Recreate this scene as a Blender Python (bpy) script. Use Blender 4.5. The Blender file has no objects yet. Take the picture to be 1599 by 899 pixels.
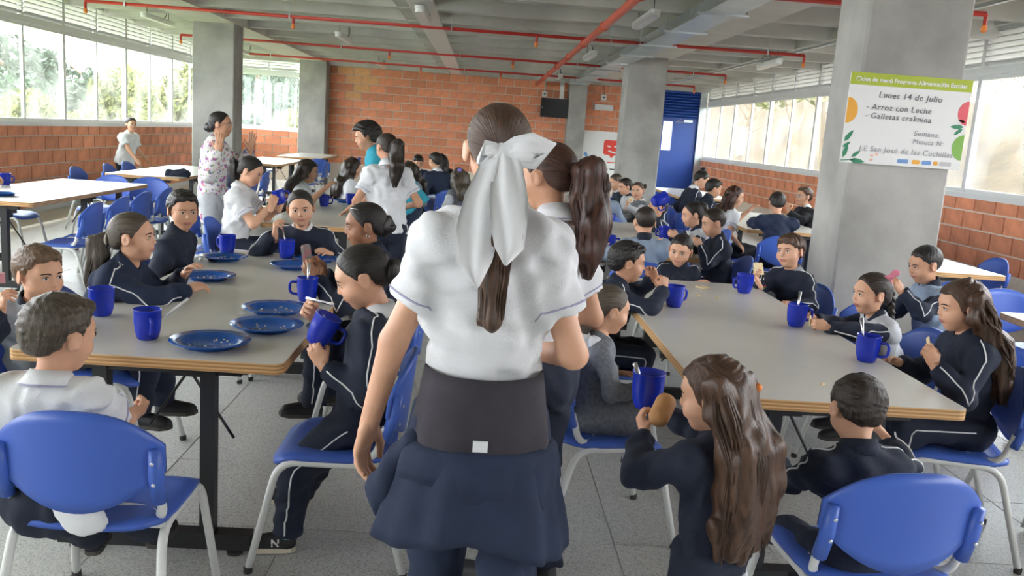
import bpy, bmesh, math, random
import numpy as np
from mathutils import Vector, Matrix
random.seed(7); np.random.seed(7)
S = bpy.context.scene
COL = S.collection
PI = math.pi
R_ = math.radians

# ------------------------------------------------------------------ camera
CAM_H = 1.58
F_PX, W_PX = 1350.0, 1599.0
def make_camera():
    y = Vector((755 - 799.5, 203 - 449.5, F_PX)).normalized()      # room depth axis seen by the lens
    roll = math.atan(.071)
    d = Vector((-math.sin(roll), math.cos(roll), 0))
    dn = (d + Vector((0, 0, -d.dot(y) / y.z))).normalized()
    z = -dn; x = y.cross(z)
    m = Matrix((x, y, z))
    M = Matrix.Identity(4)
    for r in range(3):
        M[r][0] = m[r][0]; M[r][1] = -m[r][1]; M[r][2] = -m[r][2]
    cd = bpy.data.cameras.new('camera'); cam = bpy.data.objects.new('camera', cd)
    COL.objects.link(cam)
    cd.sensor_width = 36; cd.sensor_fit = 'HORIZONTAL'; cd.lens = 36 * F_PX / W_PX
    cd.clip_start = .05; cd.clip_end = 400
    M.translation = (0, 0, CAM_H); cam.matrix_world = M
    S.camera = cam
make_camera()

# ------------------------------------------------------------------ sky, sun, exposure
w = bpy.data.worlds.new('sky'); S.world = w; w.use_nodes = True
nt = w.node_tree; nt.nodes.clear()
_o = nt.nodes.new('ShaderNodeOutputWorld'); _b = nt.nodes.new('ShaderNodeBackground')
_b.inputs[0].default_value = (.93, .96, 1, 1); _b.inputs[1].default_value = 6.5
nt.links.new(_b.outputs[0], _o.inputs[0])
sd = bpy.data.lights.new('sun', 'SUN'); sun = bpy.data.objects.new('sun', sd); COL.objects.link(sun)
sd.energy = 3.2; sd.angle = R_(2); sd.color = (1, .93, .8)
sun.rotation_euler = Vector((-.42, .30, .86)).to_track_quat('Z', 'Y').to_euler()
S.view_settings.view_transform = 'Standard'; S.view_settings.look = 'None'
S.view_settings.gamma = 1; S.view_settings.use_curve_mapping = False
S.view_settings.exposure = 1.05

# ------------------------------------------------------------------ materials
MAT = {}
def mat(name, col, rough=.6, metal=0, noise=0, nscale=8, bump=0, bscale=60, rnd=0, spec=.5, coat=0, col2=None, stretch=None):
    if name in MAT: return MAT[name]
    m = bpy.data.materials.new(name); m.use_nodes = True
    t = m.node_tree; b = t.nodes['Principled BSDF']
    b.inputs['Base Color'].default_value = (*col, 1); b.inputs['Roughness'].default_value = rough
    b.inputs['Metallic'].default_value = metal; b.inputs['Specular IOR Level'].default_value = spec
    if coat: b.inputs['Coat Weight'].default_value = coat
    N = t.nodes.new; L = t.links.new
    src = None
    if noise or bump:
        tc = N('ShaderNodeTexCoord'); vec = tc.outputs['Object']
        if stretch:
            mp = N('ShaderNodeMapping'); mp.inputs['Scale'].default_value = stretch; L(vec, mp.inputs[0]); vec = mp.outputs[0]
    if noise:
        n = N('ShaderNodeTexNoise'); n.inputs['Scale'].default_value = nscale; n.inputs['Detail'].default_value = 5
        L(vec, n.inputs['Vector'])
        r = N('ShaderNodeValToRGB'); c2 = col2 or tuple(max(0, c * (1 - noise)) for c in col)
        c1 = col if col2 else tuple(min(1, c * (1 + noise)) for c in col)
        r.color_ramp.elements[0].color = (*c2, 1); r.color_ramp.elements[1].color = (*c1, 1)
        r.color_ramp.elements[0].position = .3; r.color_ramp.elements[1].position = .7
        L(n.outputs[0], r.inputs[0]); src = r.outputs[0]
    if rnd:
        oi = N('ShaderNodeObjectInfo'); hs = N('ShaderNodeHueSaturation')
        if src: L(src, hs.inputs['Color'])
        else: hs.inputs['Color'].default_value = (*col, 1)
        mr = N('ShaderNodeMapRange'); mr.inputs[3].default_value = 1 - rnd; mr.inputs[4].default_value = 1 + rnd
        L(oi.outputs['Random'], mr.inputs[0]); L(mr.outputs[0], hs.inputs['Value']); src = hs.outputs[0]
    if src: L(src, b.inputs['Base Color'])
    if bump:
        n2 = N('ShaderNodeTexNoise'); n2.inputs['Scale'].default_value = bscale; n2.inputs['Detail'].default_value = 4
        L(vec, n2.inputs['Vector'])
        bp = N('ShaderNodeBump'); bp.inputs['Strength'].default_value = bump; bp.inputs['Distance'].default_value = .01
        L(n2.outputs[0], bp.inputs['Height']); L(bp.outputs[0], b.inputs['Normal'])
    MAT[name] = m
    return m
def dirty_glass():
    m = bpy.data.materials.new('window_glass'); m.use_nodes = True; t = m.node_tree; t.nodes.clear()
    N = t.nodes.new; L = t.links.new
    o = N('ShaderNodeOutputMaterial'); tr = N('ShaderNodeBsdfTransparent'); gl = N('ShaderNodeBsdfGlossy'); df = N('ShaderNodeBsdfTranslucent')
    tr.inputs[0].default_value = (.93, .96, .95, 1); gl.inputs['Roughness'].default_value = .02
    a = N("ShaderNodeMixShader"); b = N('ShaderNodeMixShader')
    n = N('ShaderNodeTexNoise'); n.inputs['Scale'].default_value = 1.6; n.inputs['Detail'].default_value = 4
    tc = N('ShaderNodeTexCoord'); oi = N('ShaderNodeObjectInfo'); ad = N('ShaderNodeVectorMath'); ad.operation = 'ADD'
    L(tc.outputs['Object'], ad.inputs[0]); L(oi.outputs['Location'], ad.inputs[1]); L(ad.outputs[0], n.inputs['Vector'])
    mr = N('ShaderNodeMapRange'); mr.inputs[1].default_value = .4; mr.inputs[2].default_value = .8; mr.inputs[3].default_value = .02; mr.inputs[4].default_value = .13
    L(n.outputs[0], mr.inputs[0]); L(mr.outputs[0], a.inputs[0]); L(tr.outputs[0], a.inputs[1]); L(df.outputs[0], a.inputs[2])
    b.inputs[0].default_value = .03; L(a.outputs[0], b.inputs[1]); L(gl.outputs[0], b.inputs[2]); L(b.outputs[0], o.inputs[0])
    return m
GLASS = dirty_glass()
def floor_mat():
    m = mat('terrazzo', (.47, .47, .44), .34)
    t = m.node_tree; b = t.nodes['Principled BSDF']; N = t.nodes.new; L = t.links.new
    g = N('ShaderNodeNewGeometry'); v = N('ShaderNodeTexVoronoi'); v.inputs['Scale'].default_value = 230
    n = N('ShaderNodeTexNoise'); n.inputs['Scale'].default_value = 1.4; n.inputs['Detail'].default_value = 4
    L(g.outputs['Position'], v.inputs['Vector']); L(g.outputs['Position'], n.inputs['Vector'])
    r = N('ShaderNodeValToRGB'); e = r.color_ramp.elements
    e[0].color = (.33, .33, .32, 1); e[1].color = (.64, .64, .61, 1); e[0].position = .02; e[1].position = .5
    sp = N('ShaderNodeSeparateColor'); L(v.outputs['Color'], sp.inputs[0]); L(sp.outputs[0], r.inputs[0])
    r2 = N('ShaderNodeValToRGB'); r2.color_ramp.elements[0].color = (.82, .82, .82, 1); r2.color_ramp.elements[1].color = (1.0, 1.0, 1, 1)
    L(n.outputs[0], r2.inputs[0]); mx = N('ShaderNodeMix'); mx.data_type = 'RGBA'; mx.blend_type = 'MULTIPLY'; mx.inputs[0].default_value = 1
    L(r.outputs[0], mx.inputs[6]); L(r2.outputs[0], mx.inputs[7]); L(mx.outputs[2], b.inputs['Base Color'])
    return m
M_FLOOR = floor_mat()
M_JOINT = mat('joint', (.62, .62, .58), .7)
M_CONC = mat('concrete', (.36, .35, .325), .85, noise=.28, nscale=1.8, bump=.25, bscale=30)
M_CONC2 = mat('concrete_ceiling', (.53, .52, .475), .9, noise=.22, nscale=1.2, bump=.2, bscale=20)
M_SOFFIT = mat('beam_soffit', (.66, .63, .56), .9, noise=.06, nscale=2)
M_MORTAR = mat('mortar', (.74, .64, .54), .9, noise=.1, nscale=30)
M_BRICK = mat('brick', (.68, .265, .14), .8, noise=.14, nscale=7, bump=.3, bscale=50, rnd=.16)
M_BRICKP = mat('brick_pale', (.72, .38, .17), .8, noise=.1, nscale=7, bump=.3, bscale=50, rnd=.08)
M_ALU = mat('aluminium', (.72, .73, .72), .45, metal=.15)
M_LOUV = mat('louvre', (.66, .66, .63), .5, metal=.2)
M_WHITE = mat('white_metal', (.74, .75, .73), .35)
M_BLACK = mat('black_steel', (.018, .019, .022), .42)
M_BLUE = mat('blue_plastic', (.055, .13, .52), .38, bump=.06, bscale=400, noise=.05, nscale=3)
M_BLUE2 = mat('blue_plastic_screw', (.6, .62, .65), .3, metal=.8)
M_CUP = mat('blue_cup', (.010, .03, .42), .22)
M_PLATE = mat('blue_plate', (.006, .075, .32), .22)
M_LAM = mat('grey_laminate', (.62, .59, .54), .30, noise=.04, nscale=3)
M_RED = mat('red_pipe', (.50, .030, .022), .4)
M_RED2 = mat('red_main', (.60, .085, .045), .4)
M_GALV = mat('galvanised', (.50, .55, .56), .35, metal=.6, noise=.1, nscale=5)
M_ORANGE = mat('orange_cap', (.85, .25, .05), .5)
M_LAMP = mat('lamp_diffuser', (.82, .82, .80), .35)
M_DOOR = mat('blue_door', (.014, .07, .36), .35)
M_RUBBER = mat('rubber', (.03, .03, .03), .8)
def ply_mat():
    m = mat('plywood_edge', (.62, .38, .17), .55)
    t = m.node_tree; b = t.nodes['Principled BSDF']; N = t.nodes.new; L = t.links.new
    tc = N('ShaderNodeTexCoord'); wv = N('ShaderNodeTexWave'); wv.wave_type = 'BANDS'; wv.bands_direction = 'Z'
    wv.inputs['Scale'].default_value = 25; wv.inputs['Distortion'].default_value = .6
    n = N('ShaderNodeTexNoise'); n.inputs['Scale'].default_value = 9
    L(tc.outputs['Object'], wv.inputs['Vector']); L(tc.outputs['Object'], n.inputs['Vector'])
    r = N('ShaderNodeValToRGB'); r.color_ramp.elements[0].color = (.40, .20, .07, 1); r.color_ramp.elements[1].color = (.70, .44, .20, 1)
    L(wv.outputs[0], r.inputs[0]); L(r.outputs[0], b.inputs['Base Color'])
    return m
M_PLY = ply_mat()

# ------------------------------------------------------------------ mesh helpers
class MB:
    def __init__(s): s.v = []; s.f = []; s.m = []
    def add(s, vs, fs, mi=0):
        o = len(s.v); s.v += [tuple(v) for v in vs]; s.f += [tuple(i + o for i in f) for f in fs]; s.m += [mi] * len(fs); return s
    def box(s, lo, hi, mi=0, M=None):
        x0, y0, z0 = lo; x1, y1, z1 = hi
        vs = [Vector(p) for p in ((x0, y0, z0), (x1, y0, z0), (x1, y1, z0), (x0, y1, z0), (x0, y0, z1), (x1, y0, z1), (x1, y1, z1), (x0, y1, z1))]
        if M: vs = [M @ v for v in vs]
        return s.add(vs, [(0, 3, 2, 1), (4, 5, 6, 7), (0, 1, 5, 4), (1, 2, 6, 5), (2, 3, 7, 6), (3, 0, 4, 7)], mi)
    def cbox(s, c, size, mi=0, M=None):
        return s.box([c[i] - size[i] / 2 for i in range(3)], [c[i] + size[i] / 2 for i in range(3)], mi, M)
    def tube(s, pts, r, n=8, mi=0, closed=False):
        P = [Vector(p) for p in pts]; k = len(P)
        rr = r if hasattr(r, '__len__') else [r] * k
        T = []
        for i in range(k):
            a = P[(i - 1) % k] if (closed or i > 0) else P[i]; b = P[(i + 1) % k] if (closed or i < k - 1) else P[i]
            d = b - a; T.append(d.normalized() if d.length > 1e-9 else Vector((0, 0, 1)))
        up = Vector((0, 0, 1)) if abs(T[0].z) < .9 else Vector((1, 0, 0))
        u = T[0].cross(up).normalized(); vs = []
        for i in range(k):
            u = (u - T[i] * u.dot(T[i])).normalized(); q = T[i].cross(u)
            for j in range(n):
                a = 2 * PI * j / n; vs.append(P[i] + (u * math.cos(a) + q * math.sin(a)) * rr[i])
        fs = []
        for i in range(k if closed else k - 1):
            for j in range(n):
                a = i * n; b = ((i + 1) % k) * n; fs.append((a + j, a + (j + 1) % n, b + (j + 1) % n, b + j))
        if not closed: fs += [tuple(range(n - 1, -1, -1)), tuple((k - 1) * n + j for j in range(n))]
        return s.add(vs, fs, mi)
    def lathe(s, prof, n=24, c=(0, 0, 0), mi=0):
        vs = []; fs = []
        for (r, z) in prof:
            for j in range(n):
                a = 2 * PI * j / n; vs.append((c[0] + r * math.cos(a), c[1] + r * math.sin(a), c[2] + z))
        for i in range(len(prof) - 1):
            for j in range(n): fs.append((i * n + j, i * n + (j + 1) % n, (i + 1) * n + (j + 1) % n, (i + 1) * n + j))
        fs += [tuple(range(n - 1, -1, -1)), tuple((len(prof) - 1) * n + j for j in range(n))]
        return s.add(vs, fs, mi)
    def prism(s, poly, z0, z1, mi=0, mtop=None):
        n = len(poly); vs = [(x, y, z0) for x, y in poly] + [(x, y, z1) for x, y in poly]
        s.add(vs, [(i, (i + 1) % n, n + (i + 1) % n, n + i) for i in range(n)], mi)
        o = len(s.v) - 2 * n
        s.f += [tuple(o + i for i in range(n - 1, -1, -1)), tuple(o + n + i for i in range(n))]; s.m += [mi, mi if mtop is None else mtop]
        return s
    def sphere(s, c, r, nu=12, nv=8, mi=0, sc=(1, 1, 1)):
        return s.lathe_obj([(r * math.sin(PI * i / nv) + 1e-5, -r * math.cos(PI * i / nv)) for i in range(nv + 1)], nu, c, mi, sc)
    def lathe_obj(s, prof, n, c, mi, sc):
        o = len(s.v); s.lathe(prof, n, (0, 0, 0), mi)
        for i in range(o, len(s.v)):
            v = s.v[i]; s.v[i] = (c[0] + v[0] * sc[0], c[1] + v[1] * sc[1], c[2] + v[2] * sc[2])
        return s
    def mesh(s, name, mats, smooth=False):
        me = bpy.data.meshes.new(name); me.from_pydata(s.v, [], s.f)
        for m in (mats if isinstance(mats, (list, tuple)) else [mats]): me.materials.append(m)
        if any(s.m): me.polygons.foreach_set('material_index', s.m)
        if smooth: me.polygons.foreach_set('use_smooth', [True] * len(me.polygons))
        me.update(); return me
    def build(s, name, mats, parent=None, smooth=False, loc=(0, 0, 0), rz=0):
        return ob(name, s.mesh(name, mats, smooth), parent, loc, rz)
def ob(name, me, parent=None, loc=(0, 0, 0), rz=0, scale=None):
    o = bpy.data.objects.new(name, me); COL.objects.link(o)
    o.parent = parent; o.location = loc
    o.rotation_euler = rz if hasattr(rz, '__len__') else (0, 0, rz)
    if scale is not None: o.scale = scale if hasattr(scale, '__len__') else (scale,) * 3
    return o
def tag(o, label, cat, group=None, kind=None):
    o['label'] = label; o['category'] = cat
    if group: o['group'] = group
    if kind: o['kind'] = kind
    return o
def struct(o, label=None):
    o['kind'] = 'structure'
    if label: o['label'] = label
    return o
def thing(name, label, cat, loc=(0, 0, 0), rz=0, group=None):
    return tag(ob(name, None, None, loc, rz), label, cat, group)
def bez(a, b, c, n=5):      # rounded corner a-b-c
    a, b, c = Vector(a), Vector(b), Vector(c)
    return [a * (1 - t) ** 2 + b * 2 * t * (1 - t) + c * t * t for t in [i / n for i in range(n + 1)]]
def round_path(pts, rad, n=4):
    P = [Vector(p) for p in pts]; out = [P[0]]
    for i in range(1, len(P) - 1):
        u = (P[i - 1] - P[i]); v = (P[i + 1] - P[i]); ru = min(rad, u.length * .45); rv = min(rad, v.length * .45)
        out += bez(P[i] + u.normalized() * ru, P[i], P[i] + v.normalized() * rv, n)
    return out + [P[-1]]
def round_rect(x0, y0, x1, y1, r, n=4):
    out = []
    for cx, cy, a0 in ((x1 - r, y1 - r, 0), (x0 + r, y1 - r, 90), (x0 + r, y0 + r, 180), (x1 - r, y0 + r, 270)):
        for i in range(n + 1):
            a = R_(a0 + 90 * i / n); out.append((cx + r * math.cos(a), cy + r * math.sin(a)))
    return out

# ------------------------------------------------------------------ room shell
XL, XR, YB, YF = -6.28, 5.6, 22.3, -7.0
ZS, ZG, ZL = 1.26, 2.58, 3.08          # sill, top of glass, top of louvres
ZB, ZC = 2.95, 3.32                    # underside of ribs, slab

# floor: slab, and the near tiles piece by piece
fl = struct(MB().box((XL - .3, YF, -.2), (XR + .3, YB + .3, -.012)).box((XL, 8.3, -.012), (XR, YB, 0)).box((XL, YF, -.012), (XR, 1.26, 0)).build('floor', [M_FLOOR]), 'grey speckled terrazzo floor')
TS = .64
tile = MB().box((.0035, .0035, -.012), (TS - .0035, TS - .0035, 0)).mesh('floor_tile', [M_FLOOR])
ob('joint_bed', MB().box((XL, 1.26, -.0119), (XR, 8.3, -.0035)).mesh('joint_bed', [M_JOINT]), fl)
for i in range(-10, 9):
    for j in range(11):
        x = -.66 + TS * i; y = 1.26 + TS * j
        if x > XL - .5 and x < XR: ob('floor_tile', tile, fl, (x, y, 0))

# ceiling: slab, ribs across, beams along
ce = struct(MB().box((XL - .9, YF, ZC), (XR + .9, YB + .3, ZC + .15)).build('ceiling', [M_CONC2]), 'ribbed raw concrete ceiling')
rib = MB()
rib.add([(XL - .6, -.16, ZC), (XL - .6, .16, ZC), (XL - .6, .09, ZB + .03), (XL - .6, -.09, ZB + .03), (XR + .6, -.16, ZC), (XR + .6, .16, ZC), (XR + .6, .09, ZB + .03), (XR + .6, -.09, ZB + .03)],
        [(0, 1, 2, 3), (7, 6, 5, 4), (0, 4, 5, 1), (1, 5, 6, 2), (2, 6, 7, 3), (3, 7, 4, 0)])
ribm = rib.mesh('ceiling_rib', [M_CONC2])
k = 0
y = 2.1
while y < 22:
    ob('ceiling_rib', ribm, ce, (0, y, 0)); y += 1.29
for x0, x1 in ((2.30, 3.04), (-4.72, -3.98)):
    ob('ceiling_beam', MB().box((x0, YF, ZB), (x1, YB, ZC + .01)).mesh('ceiling_beam', [M_SOFFIT]), ce)
for x in (4.35, -1.05):
    ob('cross_rib', MB().box((x - .1, YF, ZB + .035), (x + .1, YB, ZC + .01)).mesh('cross_rib', [M_CONC2]), ce)
ob('edge_beam', MB().box((XL, YB - .25, ZB - .06), (XR, YB + .1, ZC + .01)).mesh('edge_beam', [M_CONC2]), ce)

# columns
def column(x0, x1, y0, d, label):
    m = MB(); p = [(x0 + .015, y0), (x1 - .015, y0), (x1, y0 + .015), (x1, y0 + d), (x0, y0 + d), (x0, y0 + .015)]
    m.prism(p, 0, ZB + .01)
    return struct(m.build('column', [M_CONC]), label)
column(2.34, 3.0, 5.5, .47, 'concrete column carrying the menu poster')
column(2.31, 2.97, 14.6, .5, 'concrete column in front of the blue door')
column(-4.68, -4.02, 14.3, .5, 'concrete column behind the woman in the floral blouse')
column(-4.56, -3.9, 21.8, .5, 'concrete column between the end window and the brick end wall')
column(2.07, 2.52, 21.9, .4, 'dark concrete column beside the black screen')

# bricks
BW, BH, MJ = .40, .2, .019
brick_meshes = {}
def brick_mesh(w, axis, pale=False):
    key = (round(w, 3), axis, pale)
    if key not in brick_meshes:
        m = MB(); g = .012
        if axis == 'y': m.box((-g, MJ / 2, MJ / 2), (g, w - MJ / 2, BH - MJ / 2))
        else: m.box((MJ / 2, -g, MJ / 2), (w - MJ / 2, g, BH - MJ / 2))
        brick_meshes[key] = m.mesh('brick', [M_BRICKP if pale else M_BRICK])
    return brick_meshes[key]
def brick_panel(wall, axis, c, a0, a1, z0, z1, pale=()):
    n = 0
    rows = int(round((z1 - z0) / BH))
    for r in range(rows):
        z = z0 + r * BH; a = a0 - (BW / 2 if r % 2 else 0); i = 0
        while a < a1 - .02:
            s = max(a, a0); e = min(a + BW, a1)
            if e - s > .05:
                me = brick_mesh(e - s, axis, (r, i) in pale)
                ob('brick', me, wall, (c, s, z) if axis == 'y' else (s, c, z)); n += 1
            a += BW; i += 1
    return n
def wall_box(name, lo, hi, label, m=None):
    return struct(MB().box(lo, hi).build(name, [m or M_MORTAR]), label)
wl = wall_box('wall_left', (XL - .14, YF, 0), (XL, YB, ZS - .06), 'orange brick parapet wall under the long window row')
brick_panel(wl, 'y', XL + .004, 7.6, YB, .06, 1.26)
wr = wall_box('wall_right', (XR, YF, 0), (XR + .14, YB, ZS - .06), 'orange brick parapet wall below the hillside windows')
brick_panel(wr, 'y', XR - .004, 5.8, YB - .15, .46, 1.26)
wbk = wall_box('wall_back', (-4.0, YB, 0), (4.40, YB + .15, ZB - .03), 'orange brick end wall of the hall')
pale = {(12, 1), (11, 2), (12, 2), (13, 2), (10, 1), (13, 3)}
brick_panel(wbk, 'x', YB - .004, -3.9, 2.07, .5, 2.9, pale={(10, 1), (9, 2), (10, 2), (11, 2), (8, 1), (11, 1)})
brick_panel(wbk, 'x', YB - .004, 2.52, 4.40, .9, 2.9)
wb2 = wall_box('wall_end', (XL, YB, 0), (-4.5, YB + .15, ZS - .06), 'low brick wall under the end window')
brick_panel(wb2, 'x', YB - .004, XL, -4.56, .46, 1.26)
wall_box('wall_blocker_front', (XL - .14, YF - .15, 0), (XR + .14, YF, ZC), 'unseen plain wall added behind the viewer to cut light from the open end', mat('plaster', (.50, .49, .46), .9))  # added out of view to shut off daylight through the open end
for nm, lo, hi in (('baseboard_left', (XL, YF, 0), (XL + .03, YB, .07)), ('baseboard_right', (XR - .03, YF, 0), (XR, YB, .07))):
    struct(MB().box(lo, hi).build(nm, [M_JOINT]), 'pale concrete skirting')

# windows: one bay = frame, two panes or one, louvre slats
NS = 6
def window_meshes(wd):
    fr = MB()
    fr.box((-.045, 0, ZS - .06), (.075, wd, ZS)).box((-.03, 0, ZS), (.03, wd, ZS + .045)).box((-.03, 0, ZG - .045), (.03, wd, ZG))
    fr.box((-.045, 0, ZG), (.045, wd, ZG + .09)).box((-.03, 0, ZL - .02), (.03, wd, ZL + .02))
    fr.box((-.035, -.038, ZS), (.035, .038, ZL))
    fr.box((-.02, wd / 2 - .024, ZS), (.02, wd / 2 + .024, ZL))
    sl = MB(); zt = (ZL - ZG - .11) / NS
    sl.add([(.04, .03, zt * .62), (.04, wd / 2 - .02, zt * .62), (-.045, wd / 2 - .02, 0), (-.045, .03, 0), (.04, .03, zt * .62 + .012), (.04, wd / 2 - .02, zt * .62 + .012), (-.045, wd / 2 - .02, .012), (-.045, .03, .012)],
           [(0, 3, 2, 1), (4, 5, 6, 7), (0, 1, 5, 4), (1, 2, 6, 5), (2, 3, 7, 6), (3, 0, 4, 7)])
    pn = MB().box((-.003, .03, ZS + .045), (.003, wd / 2 - .02, ZG - .045))
    return fr.mesh('window_frame', [M_ALU]), sl.mesh('slat', [M_LOUV]), pn.mesh('pane', [GLASS]), zt
wn = [0]
def window(loc, rz, ms, wd, label, full=True):
    wn[0] += 1
    f, sl, pn, zt = ms
    root = struct(ob('window_%d' % wn[0], f, None, loc, rz), label)
    ob('pane', pn, root); ob('pane', pn, root, (0, wd / 2, 0))
    for i in range(NS):
        ob('slat', sl, root, (0, 0, ZG + .10 + i * zt)); ob('slat', sl, root, (0, wd / 2, ZG + .10 + i * zt))
    return root
WB = 2.28
wm = window_meshes(WB)
nthL = ['first', 'second', 'third', 'fourth', 'fifth', 'sixth', 'seventh', 'eighth', 'ninth', 'tenth', 'eleventh', 'twelfth']
for i in range(5):
    window((XL - .05, 8.94 + i * WB, 0), 0, wm, WB, nthL[i] + ' bay of the bright tree-side window row counted from the viewer')
window((XL - .05, 20.34, 0), 0, window_meshes(YB - 20.34), YB - 20.34, 'last bay of the tree-side window row behind the column')
wmr = window_meshes(2.44)
for i in range(6):
    window((XR + .05, YB - .15 - 2.44 * i, 0), PI, wmr, 2.44, nthL[i] + ' bay of the hillside window row counted from the blue door')
window((-4.56 - 1.72, YB + .05, 0), -PI / 2, window_meshes(1.72), 1.72, 'end window with white stakes outside, between column and tree-side wall')
# nearer bays that stay out of the frame: posts and head rails only
for x in (XL - .05, XR + .05):
    m = MB(); ya = 8.94 if x < 0 else YB - .15 - 2.44 * 6
    m.box((x - .04, YF, ZS - .06), (x + .04, ya, ZS)); m.box((x - .04, YF, ZG), (x + .04, ya, ZG + .09)); m.box((x - .04, YF, ZL - .02), (x + .04, ya, ZL + .02))
    yy = ya - WB
    while yy > YF: m.box((x - .03, yy - .02, ZS), (x + .03, yy + .02, ZL)); yy -= WB
    struct(m.build('trim_1' if x < 0 else 'trim_2', [M_ALU]), 'aluminium window posts nearer the viewer')
for nm, x0 in (('wall_blocker_side_1', XL - .14), ('wall_blocker_side_2', XR)):
    wall_box(nm, (x0, YF, ZS - .06), (x0 + .14, -4.2, ZC), 'unseen side wall added behind the viewer to block side light', MAT['plaster'])  # added to close the rear side openings and dim surfaces facing the viewer
# eaves band above the louvres
for x in (XL - .1, XR - .06):
    struct(MB().box((x, YF, ZL + .02), (x + .16, YB, ZC + .01)).build('trim_3' if x < 0 else 'trim_4', [M_CONC2]), 'concrete edge strip above the louvres')

# blue door with louvre, glazed slot and closer
dr = struct(MB().box((4.40, YB - .03, 0), (4.46, YB + .06, 2.9)).box((5.48, YB - .03, 0), (XR, YB + .06, 2.9)).box((4.40, YB - .03, 2.84), (XR, YB + .06, 2.9)).build('door_1', [M_DOOR]), 'tall blue metal door with louvred top beside the hillside windows')
dp = MB(); dp.box((4.46, YB, 0), (4.56, YB + .04, 2.2)).box((4.80, YB, 0), (5.48, YB + .04, 2.2)).box((4.56, YB, 0), (4.80, YB + .04, 1.40)).box((4.56, YB, 2.13), (4.80, YB + .04, 2.2))
dl = dp.build('door_leaf', [M_DOOR], dr)
MB().box((4.56, YB + .015, 1.40), (4.80, YB + .021, 2.13)).build('pane', [GLASS], dl)
MB().cbox((5.18, YB - .05, 2.16), (.22, .05, .06)).tube([(5.1, YB - .06, 2.13), (4.85, YB - .09, 2.12), (5.0, YB - .02, 2.2)], .008, 6).build('door_closer', [M_GALV], dr)
lv = MB(); lv.add([(4.46, -.03, 0), (5.48, -.03, 0), (5.48, .03, .05), (4.46, .03, .05), (4.46, -.03, .012), (5.48, -.03, .012), (5.48, .03, .062), (4.46, .03, .062)],
                  [(0, 3, 2, 1), (4, 5, 6, 7), (0, 1, 5, 4), (1, 2, 6, 5), (2, 3, 7, 6), (3, 0, 4, 7)])
lvm = lv.mesh('slat', [M_DOOR])
for i in range(9): ob('slat', lvm, dr, (0, YB, 2.22 + i * .07))
MB().box((4.46, YB + .03, 2.2), (5.48, YB + .045, 2.84)).build('door_backing', [M_DOOR], dr)
struct(MB().box((XR - .17, YB - .12, 0), (XR, YB - .03, ZB)).build('trim_5', [M_GALV]), 'grey corner post beside the blue door')

# ------------------------------------------------------------------ pipes, trays, lamps under the ceiling
PZ = 2.85
def sprinkler(parent, x, y, z=PZ, side=False):
    m = MB().tube([(0, 0, 0), (0, 0, -.09)], .018, 8)
    d = ob('sprinkler_drop', m.mesh('sprinkler_drop', [M_RED]), parent, (x, y, z))
    ob('sprinkler_cap', MB().lathe([(.012, -.155), (.024, -.14), (.026, -.11), (.018, -.09)], 10).mesh('sprinkler_cap', [M_ORANGE]), d)
def branch(y, x0, x1, drops, label, r=.022, ends=True):
    m = MB().tube([(x0, y, PZ), (x1, y, PZ)], r, 10)
    o = tag(m.build('sprinkler_pipe', [M_RED], smooth=True), label, 'pipe', 'red sprinkler branch pipes')
    for x in drops: sprinkler(o, x, y)
    hm = MB().tube([(0, 0, 0), (0, 0, ZB - PZ + .06)], .006, 6).lathe([(r + .004, -.012), (r + .004, .012)], 10)
    hm = MB().tube([(0, 0, r), (0, 0, ZC - PZ)], .005, 6).box((-.008, -r - .005, -r - .004), (.008, r + .005, r + .004))
    hme = hm.mesh('pipe_hanger', [M_GALV])
    x = math.ceil(x0) + .3
    while x < x1:
        ob('pipe_hanger', hme, o, (x, y, PZ)); x += 2.1
    return o
branch(7.55, -5.6, 4.22, (-5.6, 4.22), 'red sprinkler pipe overhead passing behind the poster column')
branch(11.75, -5.2, 4.2, (-5.2, -2.55, .62, 4.2), 'red sprinkler pipe crossing the ceiling, most forward full-length one')
branch(15.9, -5.4, 4.3, (-5.4, -1.75, .45, 4.3), 'red sprinkler pipe crossing the ceiling, middle one of the visible three')
branch(19.5, -5.4, 4.6, (-1.45, .3, 4.6), 'red sprinkler pipe crossing the ceiling closest to the end wall')
mp = tag(MB().tube([(1.25, YF, PZ - .06), (1.25, 22.1, PZ - .06)], .042, 14).build('sprinkler_main', [M_RED2], smooth=True), 'thick orange-red main pipe running along the ceiling to the end wall', 'pipe')
cl = MB().lathe([(.05, -.03), (.055, -.02), (.055, .02), (.05, .03)], 14); cm = cl.mesh('pipe_coupling', [M_RED2], True)
for y in (4.6, 7.55, 9.8, 11.75, 13.8, 15.9, 17.8, 19.5): ob('pipe_coupling', cm, mp, (1.25, y, PZ - .06), (PI / 2, 0, 0))
# white flat tray with lamps
tr = tag(MB().box((-.90, YF, 2.86), (-.62, 21.6, 2.875)).box((-.90, YF, 2.875), (-.89, 21.6, 2.90)).box((-.63, YF, 2.875), (-.62, 21.6, 2.90)).build('cable_tray', [M_WHITE]), 'flat white cable tray hung along the ceiling above the tables', 'cable tray')
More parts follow.
